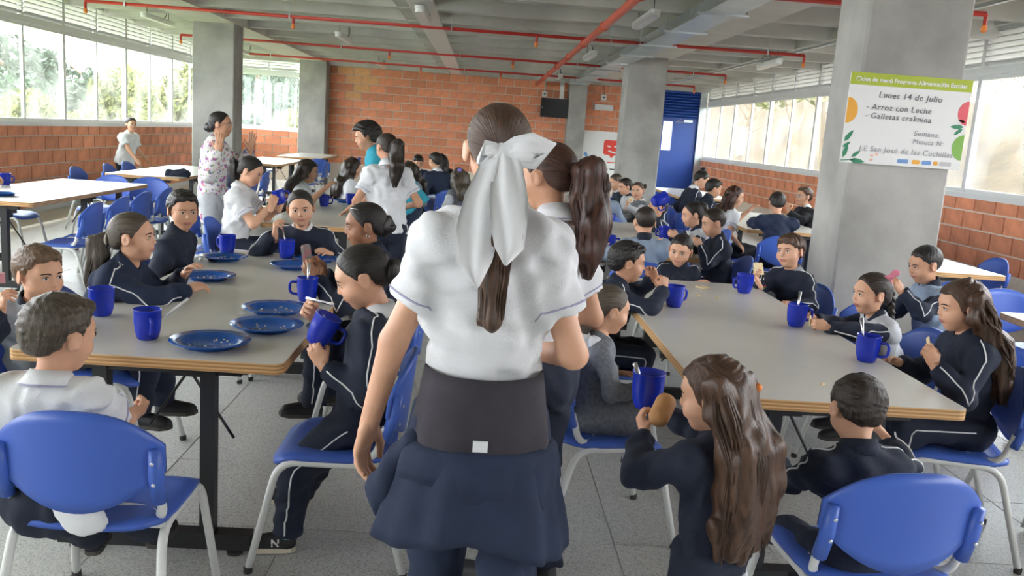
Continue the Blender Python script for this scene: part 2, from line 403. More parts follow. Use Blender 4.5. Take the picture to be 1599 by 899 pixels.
# galvanised ladder tray
gt = thing('galvanised_tray', 'galvanised steel cable trunking hung along the ceiling beside the beam', 'cable tray')
MB().box((2.02, YF, 2.82), (2.36, 21.6, 2.835)).box((2.02, YF, 2.835), (2.032, 21.6, 2.93)).box((2.348, YF, 2.835), (2.36, 21.6, 2.93)).build('trunking', [M_GALV], gt)
hb = MB().box((1.94, -.012, 2.80), (2.44, .012, 2.82)).tube([(1.96, 0, 2.80), (1.96, 0, ZC)], .006, 6).tube([(2.42, 0, 2.80), (2.42, 0, ZC)], .006, 6)
hbm = hb.mesh('tray_hanger', [M_GALV])
y = 6.9
while y < 21.5: ob('tray_hanger', hbm, gt, (0, y, 0)); y += 1.55
tag(MB().box((4.15, YF, 2.9), (4.19, 21.5, 2.93)).build('conduit', [M_GALV]), 'thin grey conduit running to the lamps near the hillside windows', 'conduit')
# tube lamps
lampb = MB().prism(round_rect(-.055, -.61, .055, .61, .05), 0, .035).mesh('lamp_body', [M_WHITE])
lampd = MB().prism(round_rect(-.048, -.60, .048, .60, .045), -.035, 0).mesh('diffuser', [M_LAMP])
def lamp_cable(h):
    return MB().tube([(0, -.45, .03), (0, -.45, h)], .005, 6).tube([(0, .45, .03), (0, .45, h)], .005, 6).tube(bez((.02, .1, .03), (.10, .2, .05), (.02, .25, h * .6), 6), .006, 6).mesh('lamp_cable', [M_BLACK])
def lamp(x, y, z, label, rz=0):
    t = thing('tube_lamp', label, 'lamp', (x, y, z), rz, 'strip lamps under the ceiling')
    ob('lamp_body', lampb, t); ob('diffuser', lampd, t); ob('lamp_cable', lamp_cable((2.86 if 'flat cable tray' in label else ZC) - z), t)
lamp(1.66, 9.6, 2.86, 'white strip lamp over the aisle beside the galvanised trunking, largest one')
lamp(1.62, 14.2, 2.86, 'white strip lamp beside the trunking, halfway to the end wall')
lamp(1.60, 19.8, 2.86, 'white strip lamp beside the trunking close to the black screen')
lamp(-.76, 10.2, 2.80, 'white strip lamp fixed under the flat cable tray')
lamp(-2.3, 14.3, 2.86, 'white strip lamp above the standing girl with the white polo')
lamp(-2.4, 20.2, 2.86, 'small white strip lamp in front of the brick end wall')
lamp(-5.1, 14.0, 2.90, 'white strip lamp beside the louvres and the concrete column')
lamp(-2.35, 9.7, 2.9, 'white strip lamp at the upper edge above the standing woman')
lamp(-5.2, 19.3, 2.86, 'white strip lamp by the end window')
lamp(4.2, 13.2, 2.84, 'white strip lamp near the hillside windows in front of the blue door', R_(-4))
lamp(4.2, 9.7, 2.84, 'white strip lamp half hidden by the poster column')

# ------------------------------------------------------------------ things on the end wall
tv = thing('wall_screen', 'black box screen hung high on the brick end wall', 'screen', (1.72, YB - .35, 2.24))
MB().box((-.33, -.06, -.23), (.33, .22, .23)).build('cabinet', [mat('black_box', (.006, .007, .009), .35)], tv)
MB().box((.12, .05, .23), (.22, .12, .7)).build('hanging_arm', [M_WHITE], tv)
MB().cbox((-.30, -.065, 0), (.015, .012, .05)).build('lock', [M_GALV], tv)
sk = thing('wall_socket', 'small square socket box above the black screen', 'socket', (1.48, YB - .02, 2.58))
MB().cbox((0, 0, 0), (.13, .05, .13)).build('socket_box', [M_WHITE], sk); MB().cbox((0, -.03, 0), (.04, .02, .04)).build('socket_hole', [M_BLACK], sk)
MB().tube([(0, .0, .06), (0, .0, .35)], .01, 6).build('conduit_pipe', [M_GALV], sk)
el = thing('emergency_light', 'white wedge emergency light on the brick wall above the whiteboard', 'lamp', (3.0, YB - .05, 2.36))
MB().prism(round_rect(-.24, -.07, .24, .03, .03), -.08, .06).build('housing', [M_WHITE], el)
sk2 = thing('power_socket', 'small square socket above the emergency light', 'socket', (2.98, YB - .02, 2.60))
MB().cbox((0, 0, 0), (.14, .05, .14)).build('socket_box', [M_WHITE], sk2); MB().cbox((0, -.03, 0), (.04, .02, .04)).build('socket_hole', [M_BLACK], sk2)
MB().tube(bez((0, 0, .07), (.03, 0, .2), (-.05, 0, .3), 5), .008, 6).build('cable', [M_BLACK], sk2)
bd = thing('printed_banner', 'white printed banner with a red speech bubble face on the end wall', 'banner', (3.0, YB - .05, 1.15))
M_PAPER = mat('paper', (.78, .78, .76), .5); M_PRED = mat('print_red', (.75, .05, .03), .5); M_PBLU = mat('print_blue', (.15, .3, .6), .5); M_INK = mat('ink', (.05, .05, .06), .6)
MB().box((-.5, -.005, -.75), (.55, .01, .61)).build('sheet', [M_PAPER], bd)
def plate_xz(poly, y0, name, m, parent):     # thin printed shape lying on a board facing -Y
    n = len(poly); mb = MB(); vs = [(x, y0, z) for x, z in poly] + [(x, y0 - .0015, z) for x, z in poly]
    mb.add(vs, [tuple(range(n)), tuple(range(2 * n - 1, n - 1, -1))] + [(i, n + i, n + (i + 1) % n, (i + 1) % n) for i in range(n)])
    return mb.build(name, [m], parent)
plate_xz(round_rect(.08, -.02 + .05, .52, .40, .06) + [], -.006, 'speech_bubble', M_PRED, bd)
plate_xz([(.22, .04), (.38, .04), (.30, -.05)], -.006, 'bubble_tip', M_PRED, bd)
for x in (.22, .40): plate_xz([(x - .05, .27), (x - .045, .24), (x, .215), (x + .05, .235), (x + .05, .25)], -.0085, 'bubble_eye', M_PAPER, bd)
plate_xz([(.2, .15), (.42, .10), (.44, .06), (.22, .11)], -.0085, 'bubble_mouth', M_PAPER, bd)
plate_xz(round_rect(-.08, -.15, .04, -.03, .05), -.006, 'print_spot', M_PRED, bd)
plate_xz([(-.40, .05), (-.36, .09), (-.31, .0), (-.34, -.12), (-.36, -.04), (-.42, .0)], -.006, 'print_figure', M_PBLU, bd)
for x in (.06, .28): plate_xz([(x, -.34), (x + .17, -.35), (x + .17, -.32), (x, -.31)], -.006, 'print_line', M_INK, bd)
plate_xz([(.02, -.55), (.2, -.62), (.18, -.5), (.1, -.45)], -.006, 'print_mark', M_PRED, bd)
plate_xz([(.2, -.17), (.4, -.17), (.4, -.145), (.2, -.145)], -.006, 'print_line', M_PRED, bd)

# ------------------------------------------------------------------ menu poster on the column
po = thing('menu_poster', 'white menu poster with lime header and fruit drawings on the concrete column', 'poster', (2.66, 5.485, 1.82))
MB().box((-.39, -.004, -.28), (.39, .004, .28)).build('sheet', [M_PAPER], po)
M_LIME = mat('print_lime', (.40, .48, .02), .5)
plate_xz([(-.39, .205), (.39, .205), (.39, .28), (-.39, .28)], -.0045, 'header_band', M_LIME, po)
def text(s, x, z, size, m, parent, name, y=-.007, shear=0, spacing=1, bold=0, rot=0, align='LEFT'):
    cu = bpy.data.curves.new(name, 'FONT'); cu.body = s; cu.size = size; cu.extrude = .0006; cu.offset = bold; cu.shear = shear; cu.space_character = spacing; cu.align_x = align
    o = bpy.data.objects.new(name, cu); COL.objects.link(o)
    dg = bpy.context.evaluated_depsgraph_get(); me = bpy.data.meshes.new_from_object(o.evaluated_get(dg)); bpy.data.objects.remove(o)
    me.materials.clear(); me.materials.append(m)
    return ob(name, me, parent, (x, y, z), (PI / 2, rot, 0))
M_PW = mat('print_white', (.85, .85, .82), .5)
text('Ciclos de menú Programa Alimentación Escolar', 0, .228, .037, M_PW, po, 'header_text', -.0075, bold=.0007, align='CENTER')
M_PEN = mat('marker_ink', (.10, .10, .12), .5); M_PEN2 = mat('marker_faint', (.33, .33, .36), .5)
HW = [('Lunes 14 de Julio', -.20, .135, .052, M_PEN), ('- Arroz con Leche', -.27, .06, .05, M_PEN), ('- Galletas craknina', -.27, .005, .05, M_PEN),
      ('Semana:', .06, -.085, .046, M_PEN2), ('Minuta N:', .06, -.135, .044, M_PEN2), ('I.E San José de las Cuchillas', -.28, -.20, .048, M_PEN2)]
for s, x, z, sz, m in HW: text(s, x, z, sz, m, po, 'handwriting', shear=.12, spacing=1.12, rot=R_(.6))
M_PORA = mat('print_orange', (.80, .38, .03), .5); M_PPNK = mat('print_pink', (.75, .10, .13), .5); M_PGRN = mat('print_green', (.20, .42, .06), .5); M_PLEAF = mat('print_leaf', (.02, .22, .10), .5)
def half(cx, cz, r, a0, a1, n=12): return [(cx + r * math.cos(R_(a0 + (a1 - a0) * i / n)), cz + r * 1.15 * math.sin(R_(a0 + (a1 - a0) * i / n))) for i in range(n + 1)]
plate_xz(half(-.389, .045, .07, -90, 90), -.0045, 'orange_print', M_PORA, po)
plate_xz(half(.389, .075, .065, 90, 270), -.0045, 'pink_fruit_print', M_PPNK, po)
plate_xz(half(.389, -.14, .07, 90, 270), -.0045, 'green_fruit_print', M_PGRN, po)
def leafp(x, z, L, a):
    c, s = math.cos(R_(a)), math.sin(R_(a)); P = [(0, 0), (L * .3, L * .16), (L * .7, L * .13), (L, 0), (L * .7, -L * .13), (L * .3, -L * .16)]
    plate_xz([(x + u * c - v * s, z + u * s + v * c) for u, v in P], -.0045, 'leaf_print', M_PLEAF, po)
for a in ((-.38, -.15, .09, 55), (-.385, -.185, .06, 35), (-.375, -.25, .09, 75), (-.32, -.245, .07, 40), (-.33, -.262, .10, -5), (.375, -.01, .09, 182), (.37, -.02, .07, 220), (.38, .02, .05, 165)): leafp(*a)
plate_xz([(-.39, -.267), (-.30, -.255), (-.30, -.262), (-.39, -.272)], -.0045, 'stem_print', M_PLEAF, po)
for x, w_, m in ((-.02, .07, M_PBLU), (.075, .05, M_PORA), (.14, .06, M_PBLU), (.215, .028, M_PORA), (.255, .075, mat('print_grey', (.5, .5, .5), .5))):
    plate_xz(round_rect(x, -.262, x + w_, -.236, .008), -.0045, 'logo_print', m, po)
for x, z in ((-.20, -.235), (-.17, -.225), (-.20, -.262)): plate_xz(round_rect(x, z, x + .02, z + .016, .006), -.0045, 'flower_print', mat('print_peach', (.75, .45, .35), .5), po)

# ------------------------------------------------------------------ outside: ground, hillside, trees
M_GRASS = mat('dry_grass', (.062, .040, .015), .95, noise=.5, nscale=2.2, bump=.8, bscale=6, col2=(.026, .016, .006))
M_GREEN = mat('green_ground', (.16, .22, .06), .95, noise=.4, nscale=.6)
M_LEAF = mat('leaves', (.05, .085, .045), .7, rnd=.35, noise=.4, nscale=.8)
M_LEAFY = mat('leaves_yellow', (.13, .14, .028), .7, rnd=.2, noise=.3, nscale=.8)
M_BARK = mat('bark', (.24, .18, .12), .9, noise=.3, nscale=6)
nx, ny = 40, 70
xs = np.concatenate([np.linspace(6.0, 13, 26), np.linspace(13.6, 40, 14)]); ys = np.linspace(-12, 90, ny)
gx, gy = np.meshgrid(xs, ys, indexing='ij')
crest = np.clip((gy - 20) / 18, 0, 1) * 4.2
base = np.where(gx < 7, -.2, np.where(gx < 12.6, -.2 + .58 * (gx - 7), -.2 + .58 * 5.6 + (gx - 12.6) * .02 + np.clip((gx - 12.6) / 3, 0, 1) * crest))
gz = base + .10 * np.sin(gx * 2.1 + gy * .7) * np.sin(gy * 1.3) * (gx > 7) + np.random.rand(*gx.shape) * .08 * (gx > 7)
v = np.stack([gx, gy, gz], -1).reshape(-1, 3); idx = np.arange(nx * ny).reshape(nx, ny)
f = np.stack([idx[:-1, :-1], idx[1:, :-1], idx[1:, 1:], idx[:-1, 1:]], -1).reshape(-1, 4)
mb = MB(); mb.add(v.tolist(), f.tolist())
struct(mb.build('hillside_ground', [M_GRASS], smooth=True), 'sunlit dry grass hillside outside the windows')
struct(MB().box((-90, -20, -3.2), (-7.2, 120, -3.0)).box((-90, 24, -3.2), (6, 120, -3.0)).build('ground_outside', [M_GREEN]), 'green ground below the tree-side windows')
def leaf_crown(n, seed, rx=1, rz=1, size=.16, blobs=9):
    rg = np.random.RandomState(seed)
    bc = rg.normal(size=(blobs, 3)); bc /= np.linalg.norm(bc, axis=1)[:, None]; bc *= (.25 + .45 * rg.rand(blobs, 1)) * np.array([rx, rx, rz]); br = .32 + .22 * rg.rand(blobs)
    k = rg.randint(0, blobs, n); d = rg.normal(size=(n, 3)); d /= np.linalg.norm(d, axis=1)[:, None]
    c = bc[k] + d * (br[k] * rg.rand(n) ** .33)[:, None]
    a = rg.normal(size=(n, 3)); a /= np.linalg.norm(a, axis=1)[:, None]; b = np.cross(a, rg.normal(size=(n, 3))); b /= np.linalg.norm(b, axis=1)[:, None]
    s = size * (.5 + rg.rand(n, 1)) * .5
    v = np.stack([c - a * s, c + b * s * .45, c + a * s, c - b * s * .45], 1).reshape(-1, 3)
    return v, np.arange(4 * n).reshape(-1, 4)
def tree_meshes(seed, n, m, rx=1, rz=1, size=.16):
    v, f = leaf_crown(n, seed, rx, rz, size)
    me = bpy.data.meshes.new('crown'); me.from_pydata(v.tolist(), [], f.tolist()); me.materials.append(m)
    rg = random.Random(seed); t = MB()
    t.tube([(0, 0, -3), (.05, .03, -1.2), (-.03, .06, -.2), (.06, 0, .5)], [.11, .09, .07, .03], 8)
    for i in range(5):
        a = rg.random() * 6.28; t.tube([(0, 0, -1.0 + .25 * i), (.3 * math.cos(a), .3 * math.sin(a), -.5 + .25 * i), (.62 * math.cos(a), .62 * math.sin(a), -.05 + .2 * i)], [.05, .035, .012], 6)
    return me, t.mesh('trunk', [M_BARK])
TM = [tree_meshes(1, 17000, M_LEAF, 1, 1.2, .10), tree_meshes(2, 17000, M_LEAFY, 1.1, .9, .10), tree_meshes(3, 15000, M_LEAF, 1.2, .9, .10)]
def tree(x, y, z, s, kind, label, rz=0, group='trees outside the long window row'):
    t = thing('tree', label, 'tree', (x, y, z), rz, group); t.scale = (s, s, s)
    ob('crown', TM[kind][0], t); ob('trunk', TM[kind][1], t)
TLAB = ['blue-green tree in the window panes closest to the viewer', 'tall dark blue-green tree behind the second window bay', 'low yellow-green bush under the closest window panes', 'broad pale tree behind the middle window bays', 'low yellow bush below the dark tree in the second bay',
        'tall hazy tree far behind the middle window bays', 'yellow-green tree in the bay beside the concrete column', 'loose green tree seen low behind the third window bay', 'bright yellow tree just beside the concrete column', 'large dark tree deepest behind the first window bay',
        'largest hazy tree behind the end window', 'green tree filling the end window behind the stakes', 'low yellow-green bush at the foot of the end window', 'yellow-green tree at the picture edge window']
for i, (x, y, z, s, k_) in enumerate([(-16.3, 30, .6, 2.7, 0), (-17.2, 34, 1.0, 3.0, 0), (-12.7, 25, .5, 1.5, 1), (-13.6, 34.5, 1.1, 2.8, 2), (-11.9, 26.5, .15, 1.4, 1), (-18, 43, 1.2, 2.8, 0), (-11.6, 30, .9, 2.2, 1), (-17.7, 38.5, .5, 2.5, 2), (-8.9, 26, 1.3, 1.8, 1), (-24.5, 47, 1.6, 4.2, 0), (-12.4, 52, 2.2, 4.8, 2), (-9.3, 37, 1.3, 3.0, 0), (-6.6, 30, .5, 1.5, 1), (-13.4, 21, .4, 1.4, 1)]):
    tree(x, y, z, s, k_, TLAB[i], i * 1.3)
# slim trees and railing on the hillside
def slim_tree(x, y, z, h, lean, label, seed):
    rg = random.Random(seed); t = thing('slim_tree', label, 'tree', (x, y, z), 0, 'slim trees on the dry hillside')
    m = MB(); P = [(0, 0, -.3), (lean * .3, .05, h * .35), (lean * .6, -.05, h * .7), (lean, 0, h)]
    m.tube(P, [.11, .09, .06, .02], 8)
    for i in range(7):
        a = rg.random() * 6.28; b = .3 + .1 * i; L = .5 + rg.random() * .7
        m.tube([(lean * b, 0, h * b), (lean * b + L * .5 * math.cos(a), L * .5 * math.sin(a), h * b + .35), (lean * b + L * math.cos(a), L * math.sin(a), h * b + .75)], [.045, .03, .01], 6)
    m.build('trunk', [M_BARK], t)
    v, f = leaf_crown(420, seed, 1.1, .8, .22, 7)
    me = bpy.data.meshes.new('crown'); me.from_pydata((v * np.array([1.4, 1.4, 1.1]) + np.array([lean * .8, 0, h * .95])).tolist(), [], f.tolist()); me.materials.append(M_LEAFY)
    ob('crown', me, t)
for i, (x, y, h, ln, lab) in enumerate([(8.6, 21.5, 3.0, -.5, 'slim leaning tree on the hillside near the poster column'), (9.2, 25.0, 3.0, -.9, 'thin leaning tree on the hillside in the middle window bays'), (8.4, 18.6, 3.2, .4, 'forked tree on the hillside just beside the poster column'), (9.4, 32, 2.8, .5, 'small leafy tree on the hillside near the blue door')]):
    slim_tree(x, y, -.2 + .58 * (x - 7), h, ln, lab, 20 + i)
rl = thing('hill_railing', 'white metal railing along the top of the dry hillside', 'railing', (12.9, 0, 3.05))
for z in (.15, 1.15): MB().box((-.02, 8, z), (.02, 30, z + .05)).build('rail', [M_WHITE], rl)
bar = MB().box((-.012, -.012, .15), (.012, .012, 1.15)).mesh('bar', [M_WHITE])
for i in range(90): ob('bar', bar, rl, (0, 14 + i * .14, 0))
MB().box((-.2, 8, -.35), (.2, 30, .08)).build('kerb', [M_PAPER], rl)
stake = MB().box((-.02, -.02, 0), (.02, .02, 3.4)).mesh('stake', [M_WHITE])
for i, x in enumerate((-6.3, -5.9, -5.2, -4.75)): tag(ob('stake', stake, None, (x, 24.5, -1.0)), ('first', 'second', 'third', 'fourth')[3 - i] + ' white stake outside the end window counted from the column', 'stake', 'white stakes outside the end window')

# ------------------------------------------------------------------ tables
TL, TW = 2.45, .92
def table_meshes(L, W):
    ed = MB().prism(round_rect(-W / 2, -L / 2, W / 2, L / 2, .035), .712, .7485)
    top = MB().prism(round_rect(-W / 2 + .002, -L / 2 + .002, W / 2 - .002, L / 2 - .002, .034), .7485, .75)
    post = MB().box((-.025, -.025, .075), (.025, .025, .71))
    foot = MB().box((-.34, -.03, .025), (.34, .03, .085)); bar = MB().box((-.30, -.02, .675), (.30, .02, .712))
    lev = MB().lathe([(.028, 0), (.03, .012), (.014, .016), (.014, .026)], 10)
    rail = MB().box((-.02, -L / 2 + .1, .672), (.02, L / 2 - .1, .71))
    br = MB().box((-.05, -.03, .56), (.05, .03, .70)).box((-.09, -.02, .60), (.09, .02, .63)).tube([(0, 0, .58), (.17, .02, .30)], .006, 6).tube([(0, 0, .58), (-.16, .02, .34)], .006, 6)
    return dict(edge=ed.mesh('tabletop', [M_PLY]), top=top.mesh('laminate', [M_LAM]), post=post.mesh('post', [M_BLACK]), foot=foot.mesh('foot_bar', [M_BLACK]), bar=bar.mesh('top_bar', [M_BLACK]),
                lev=lev.mesh('levelling_foot', [M_RUBBER]), rail=rail.mesh('rail', [M_BLACK]), br=br.mesh('hinge_bracket', [M_BLACK]))
TMS = table_meshes(TL, TW)
TMS_S = table_meshes(1.15, 1.0)
def table(x, y, label, ms=None, L=TL):
    ms = ms or TMS
    t = thing('dining_table', label, 'table', (x, y, 0), 0, 'grey laminate canteen tables')
    e = ob('tabletop', ms['edge'], t); ob('laminate', ms['top'], e)
    for s in (-1, 1):
        yy = s * (L / 2 - .1)
        for px in (-.185, .185): ob('post', ms['post'], t, (px, yy, 0))
        f = ob('foot_bar', ms['foot'], t, (0, yy, 0)); ob('top_bar', ms['bar'], t, (0, yy, 0))
        for px in (-.28, .28): ob('levelling_foot', ms['lev'], f, (px, 0, 0))
        ob('hinge_bracket', ms['br'], t, (0, yy - s * .35, 0))
    for px in (-.185, .185): ob('rail', ms['rail'], t, (px, 0, 0))
    return t
table(-1.09, 4.09, 'grey dining table with many blue plates, in front of the eating girl')
table(1.27, 4.02, 'grey dining table with cracker crumbs, between the little children and the poster column')
table(-1.25, 8.05, 'grey dining table beside the standing girl in a white polo')
table(1.31, 7.60, 'grey dining table with a cluster of blue mugs behind the walking girl')
table(1.20, 11.25, 'grey dining table of the small children in front of the far column')
table(3.3, 10.2, 'grey dining table of the boy with glasses beside the hillside wall')
table(3.62, 7.05, 'pale small table behind the boy with the shaved sides, near the hillside wall', TMS_S, 1.15)
table(3.52, 3.62, 'dining table at the picture edge beyond the long-haired girl with the cracker')
table(3.65, 15.1, 'empty grey table in front of the blue door')
table(-4.05, 8.33, 'glaring white-lit table beside the tree-side wall, with a row of empty blue chairs')
table(-4.1, 11.95, 'empty sunlit table in front of the boy standing at the brick wall')
table(-3.92, 16.35, 'sunlit empty table behind the girl with the navy hair bow')
table(-3.85, 19.75, 'sunlit empty table closest to the column by the end window')
table(-1.2, 12.0, 'dining table of the children near the brick end wall')

# ------------------------------------------------------------------ chairs
def chair_meshes():
    W, D, SH = .43, .42, .44
    d = {}
    # seat: dished plastic shell
    n, k = 14, 12; vs = []; fs = []
    def seat_pt(u, v, dz):
        x = (u - .5) * W * (1 - .12 * max(0, .35 - v)); y = (v - .5) * D
        z = SH - .018 * math.cos((u - .5) * PI) * (1 - (2 * v - 1) ** 2 * .3) - .03 * max(0, v - .75) ** 1.5 * 6 + .02 * max(0, .2 - v) * 5 * .4
        e = max(abs(u - .5) * 2, abs(v - .5) * 2); z -= .012 * max(0, e - .85) / .15
        r = ((abs(u - .5) * 2) ** 6 + (abs(v - .5) * 2) ** 6) ** (1 / 6)
        q = max(abs(u - .5), abs(v - .5)) * 2 / max(r, 1e-6) if r > 0 else 1
        return (x * q, y * q, z + dz)
    for dz in (0, -.016):
        for i in range(n + 1):
            for j in range(k + 1): vs.append(seat_pt(i / n, j / k, dz))
    st = (n + 1) * (k + 1); I = lambda i, j: i * (k + 1) + j
    for i in range(n):
        for j in range(k):
            fs.append((I(i, j), I(i + 1, j), I(i + 1, j + 1), I(i, j + 1))); fs.append((st + I(i, j + 1), st + I(i + 1, j + 1), st + I(i + 1, j), st + I(i, j)))
    for i in range(n): fs += [(I(i + 1, 0), I(i, 0), st + I(i, 0), st + I(i + 1, 0)), (I(i, k), I(i + 1, k), st + I(i + 1, k), st + I(i, k))]
    for j in range(k): fs += [(I(0, j), I(0, j + 1), st + I(0, j + 1), st + I(0, j)), (I(n, j + 1), I(n, j), st + I(n, j), st + I(n, j + 1))]
    d['seat'] = MB().add(vs, fs).mesh('seat', [M_BLUE], True)
    # backrest: lens-shaped panel, curved in plan
    n, k = 20, 8; vs = []; fs = []; BWd = .455
    def back_pt(u, v, off):
        t = 2 * u - 1; x = t * BWd / 2
        zt = .775 - .105 * abs(t) ** 2.6; zb = .475 + .115 * abs(t) ** 2.0
        z = zb + (zt - zb) * v
        y = -.245 + .055 * t * t - .13 * (z - .55) * .8 + off
        return (x, y, z)
    for off in (.007, -.007):
        for i in range(n + 1):
            for j in range(k + 1): vs.append(back_pt(i / n, j / k, off))
    st = (n + 1) * (k + 1); I = lambda i, j: i * (k + 1) + j
    for i in range(n):
        for j in range(k):
            fs.append((I(i, j + 1), I(i + 1, j + 1), I(i + 1, j), I(i, j))); fs.append((st + I(i, j), st + I(i + 1, j), st + I(i + 1, j + 1), st + I(i, j + 1)))
    for i in range(n): fs += [(I(i, 0), I(i + 1, 0), st + I(i + 1, 0), st + I(i, 0)), (I(i + 1, k), I(i, k), st + I(i, k), st + I(i + 1, k))]
    for j in range(k): fs += [(I(0, j + 1), I(0, j), st + I(0, j), st + I(0, j + 1)), (I(n, j), I(n, j + 1), st + I(n, j + 1), st + I(n, j))]
    mb = MB().add(vs, fs)
    sx = .208
    for s in (-1, 1): mb.tube([(s * sx, -.218 + .03, .50), (s * sx, -.24 + .025, .585), (s * sx, -.252 + .025, .665)], [.0215, .0215, .017], 12)
    d['back'] = mb.mesh('backrest', [M_BLUE], True)
    d['screw'] = MB().lathe([(.005, 0), (.0055, .003), (.003, .005)], 10).mesh('screw', [M_BLUE2])
    # side frame: front leg, seat rail, rear leg in one bent tube
    for s, nm in ((-1, 'L'), (1, 'R')):
        x = s * .205; xo = s * .235
        P = round_path([(xo, .265, .012), (x, .175, .405), (x, -.16, .405), (xo, -.275, .012)], .07, 5)
        d['leg' + nm] = MB().tube(P, .0135, 10).mesh('leg_frame', [M_WHITE], True)
    P = round_path([(-sx, -.19, .55), (-sx, -.155, .43), (-.13, -.06, .415), (.13, -.06, .415), (sx, -.155, .43), (sx, -.19, .55)], .06, 5)
    d['sup'] = MB().tube(P, .013, 10).mesh('back_support', [M_WHITE], True)
    d['bar'] = MB().tube([(-.205, 0, .405), (.205, 0, .405)], .011, 8).mesh('crossbar', [M_WHITE], True)
    d['cap'] = MB().lathe([(.0145, 0), (.0155, .004), (.0155, .022), (.014, .024)], 10).mesh('foot_cap', [M_RUBBER])
    return d
CM = chair_meshes()
def chair(x, y, deg, label, group='blue plastic canteen chairs', detail=True, sc=1):
    t = thing('canteen_chair', label, 'chair', (x, y, 0), R_(deg), group)
    if sc != 1: t.scale = (sc, sc, sc)
    ob('seat', CM['seat'], t); b = ob('backrest', CM['back'], t)
    for s in (-1, 1):
        l = ob('leg_frame', CM['legL' if s < 0 else 'legR'], t)
        if detail:
            for yy in (.265, -.275): ob('foot_cap', CM['cap'], l, (s * .235, yy, 0))
            for zz, yo in ((.565, -.235), (.63, -.245)): ob('screw', CM['screw'], b, (s * .208, yo, zz), (PI / 2, 0, 0))
    ob('back_support', CM['sup'], t)
    for yy in (.13, -.14): ob('crossbar', CM['bar'], t, (0, yy, 0))
    return t

# ------------------------------------------------------------------ implicit surfaces -> one continuous mesh
A3 = lambda *p: np.array(p, float)
def nrm(v): v = np.asarray(v, float); return v / max(np.linalg.norm(v), 1e-9)
def smin(a, b, k):
    h = np.maximum(k - np.abs(a - b), 0) / k
    return np.minimum(a, b) - h * h * k * .25
class Sdf:
    def __init__(s): s.ops = []; s.warp = None
    def cap(s, a, b, ra, rb, k=.02, flat=None, cut=(False, False), sub=False):
        a = np.asarray(a, float); b = np.asarray(b, float); ab = b - a; L2 = max(ab @ ab, 1e-9); L = math.sqrt(L2); ax = ab / L
        def f(p):
            q = p - a
            if flat is not None:
                n, fa = flat; q = q + np.outer(q @ n, n) * (1 / fa - 1)
            t = np.clip(q @ ab / L2, 0, 1)
            d = np.sqrt(((q - t[:, None] * ab) ** 2).sum(1)) - (ra + (rb - ra) * t)
            if flat is not None: d = d * max(.75, min(1, flat[1]))
            if cut[0]: d = np.maximum(d, -(p - a) @ ax)
            if cut[1]: d = np.maximum(d, (p - b) @ ax)
            return d
        r = max(ra, rb); s.ops.append((f, np.minimum(a, b) - r, np.maximum(a, b) + r, k, sub)); return s
    def ell(s, c, r, M=None, k=.02, sub=False):
        c = np.asarray(c, float); r = np.asarray(r, float)
        def f(p):
            q = p - c
            if M is not None: q = q @ M
            k0 = np.sqrt(((q / r) ** 2).sum(1)) + 1e-9; k1 = np.sqrt(((q / r ** 2) ** 2).sum(1)) + 1e-9
            return k0 * (k0 - 1) / k1
        m = r.max(); s.ops.append((f, c - m, c + m, k, sub)); return s
    def fn(s, f, lo, hi, k=.01, sub=False): s.ops.append((f, np.asarray(lo, float), np.asarray(hi, float), k, sub)); return s
    def __call__(s, p, mg=.09):
        D = np.full(len(p), 1.0)
        for f, lo, hi, k, sub in s.ops:
            m = np.all((p > lo - mg) & (p < hi + mg), 1)
            if not m.any(): continue
            d = f(p[m])
            if sub: D[m] = -smin(-D[m], d, k)
            else: D[m] = smin(D[m], d, k)
        if s.warp is not None:
            m = np.abs(D) < .12; D[m] += s.warp(p[m])
        return D
    def bounds(s):
        lo = np.min([o[1] for o in s.ops if not o[4]], 0); hi = np.max([o[2] for o in s.ops if not o[4]], 0); return lo, hi
    def project(s, P, it=5):
        P = np.array(P, float); e = .003
        for _ in range(it):
            d = s(P); g = np.stack([s(P + np.eye(3)[i] * e) - s(P - np.eye(3)[i] * e) for i in range(3)], 1)
            n = g / np.maximum(np.linalg.norm(g, axis=1), 1e-6)[:, None]; P = P - n * np.clip(d, -.05, .05)[:, None]
        return P, n
def wrinkle(seed, amp, wl, aniso=(1, 1, 1)):
    rg = np.random.RandomState(seed); K = rg.normal(size=(5, 3)); K /= np.linalg.norm(K, axis=1)[:, None]; K *= (2 * PI / (wl * (.6 + .9 * rg.rand(5))))[:, None] * np.array(aniso); ph = rg.rand(5) * 6.28
    return lambda p: amp * np.sin(p @ K.T + ph + 1.2 * np.sin(p @ K[::-1].T * .5)).sum(1) / 2.2
EDG = [((0, 0, 0), (1, 0, 0)), ((0, 1, 0), (1, 1, 0)), ((0, 0, 1), (1, 0, 1)), ((0, 1, 1), (1, 1, 1)), ((0, 0, 0), (0, 1, 0)), ((1, 0, 0), (1, 1, 0)), ((0, 0, 1), (0, 1, 1)), ((1, 0, 1), (1, 1, 1)),
       ((0, 0, 0), (0, 0, 1)), ((1, 0, 0), (1, 0, 1)), ((0, 1, 0), (0, 1, 1)), ((1, 1, 0), (1, 1, 1))]
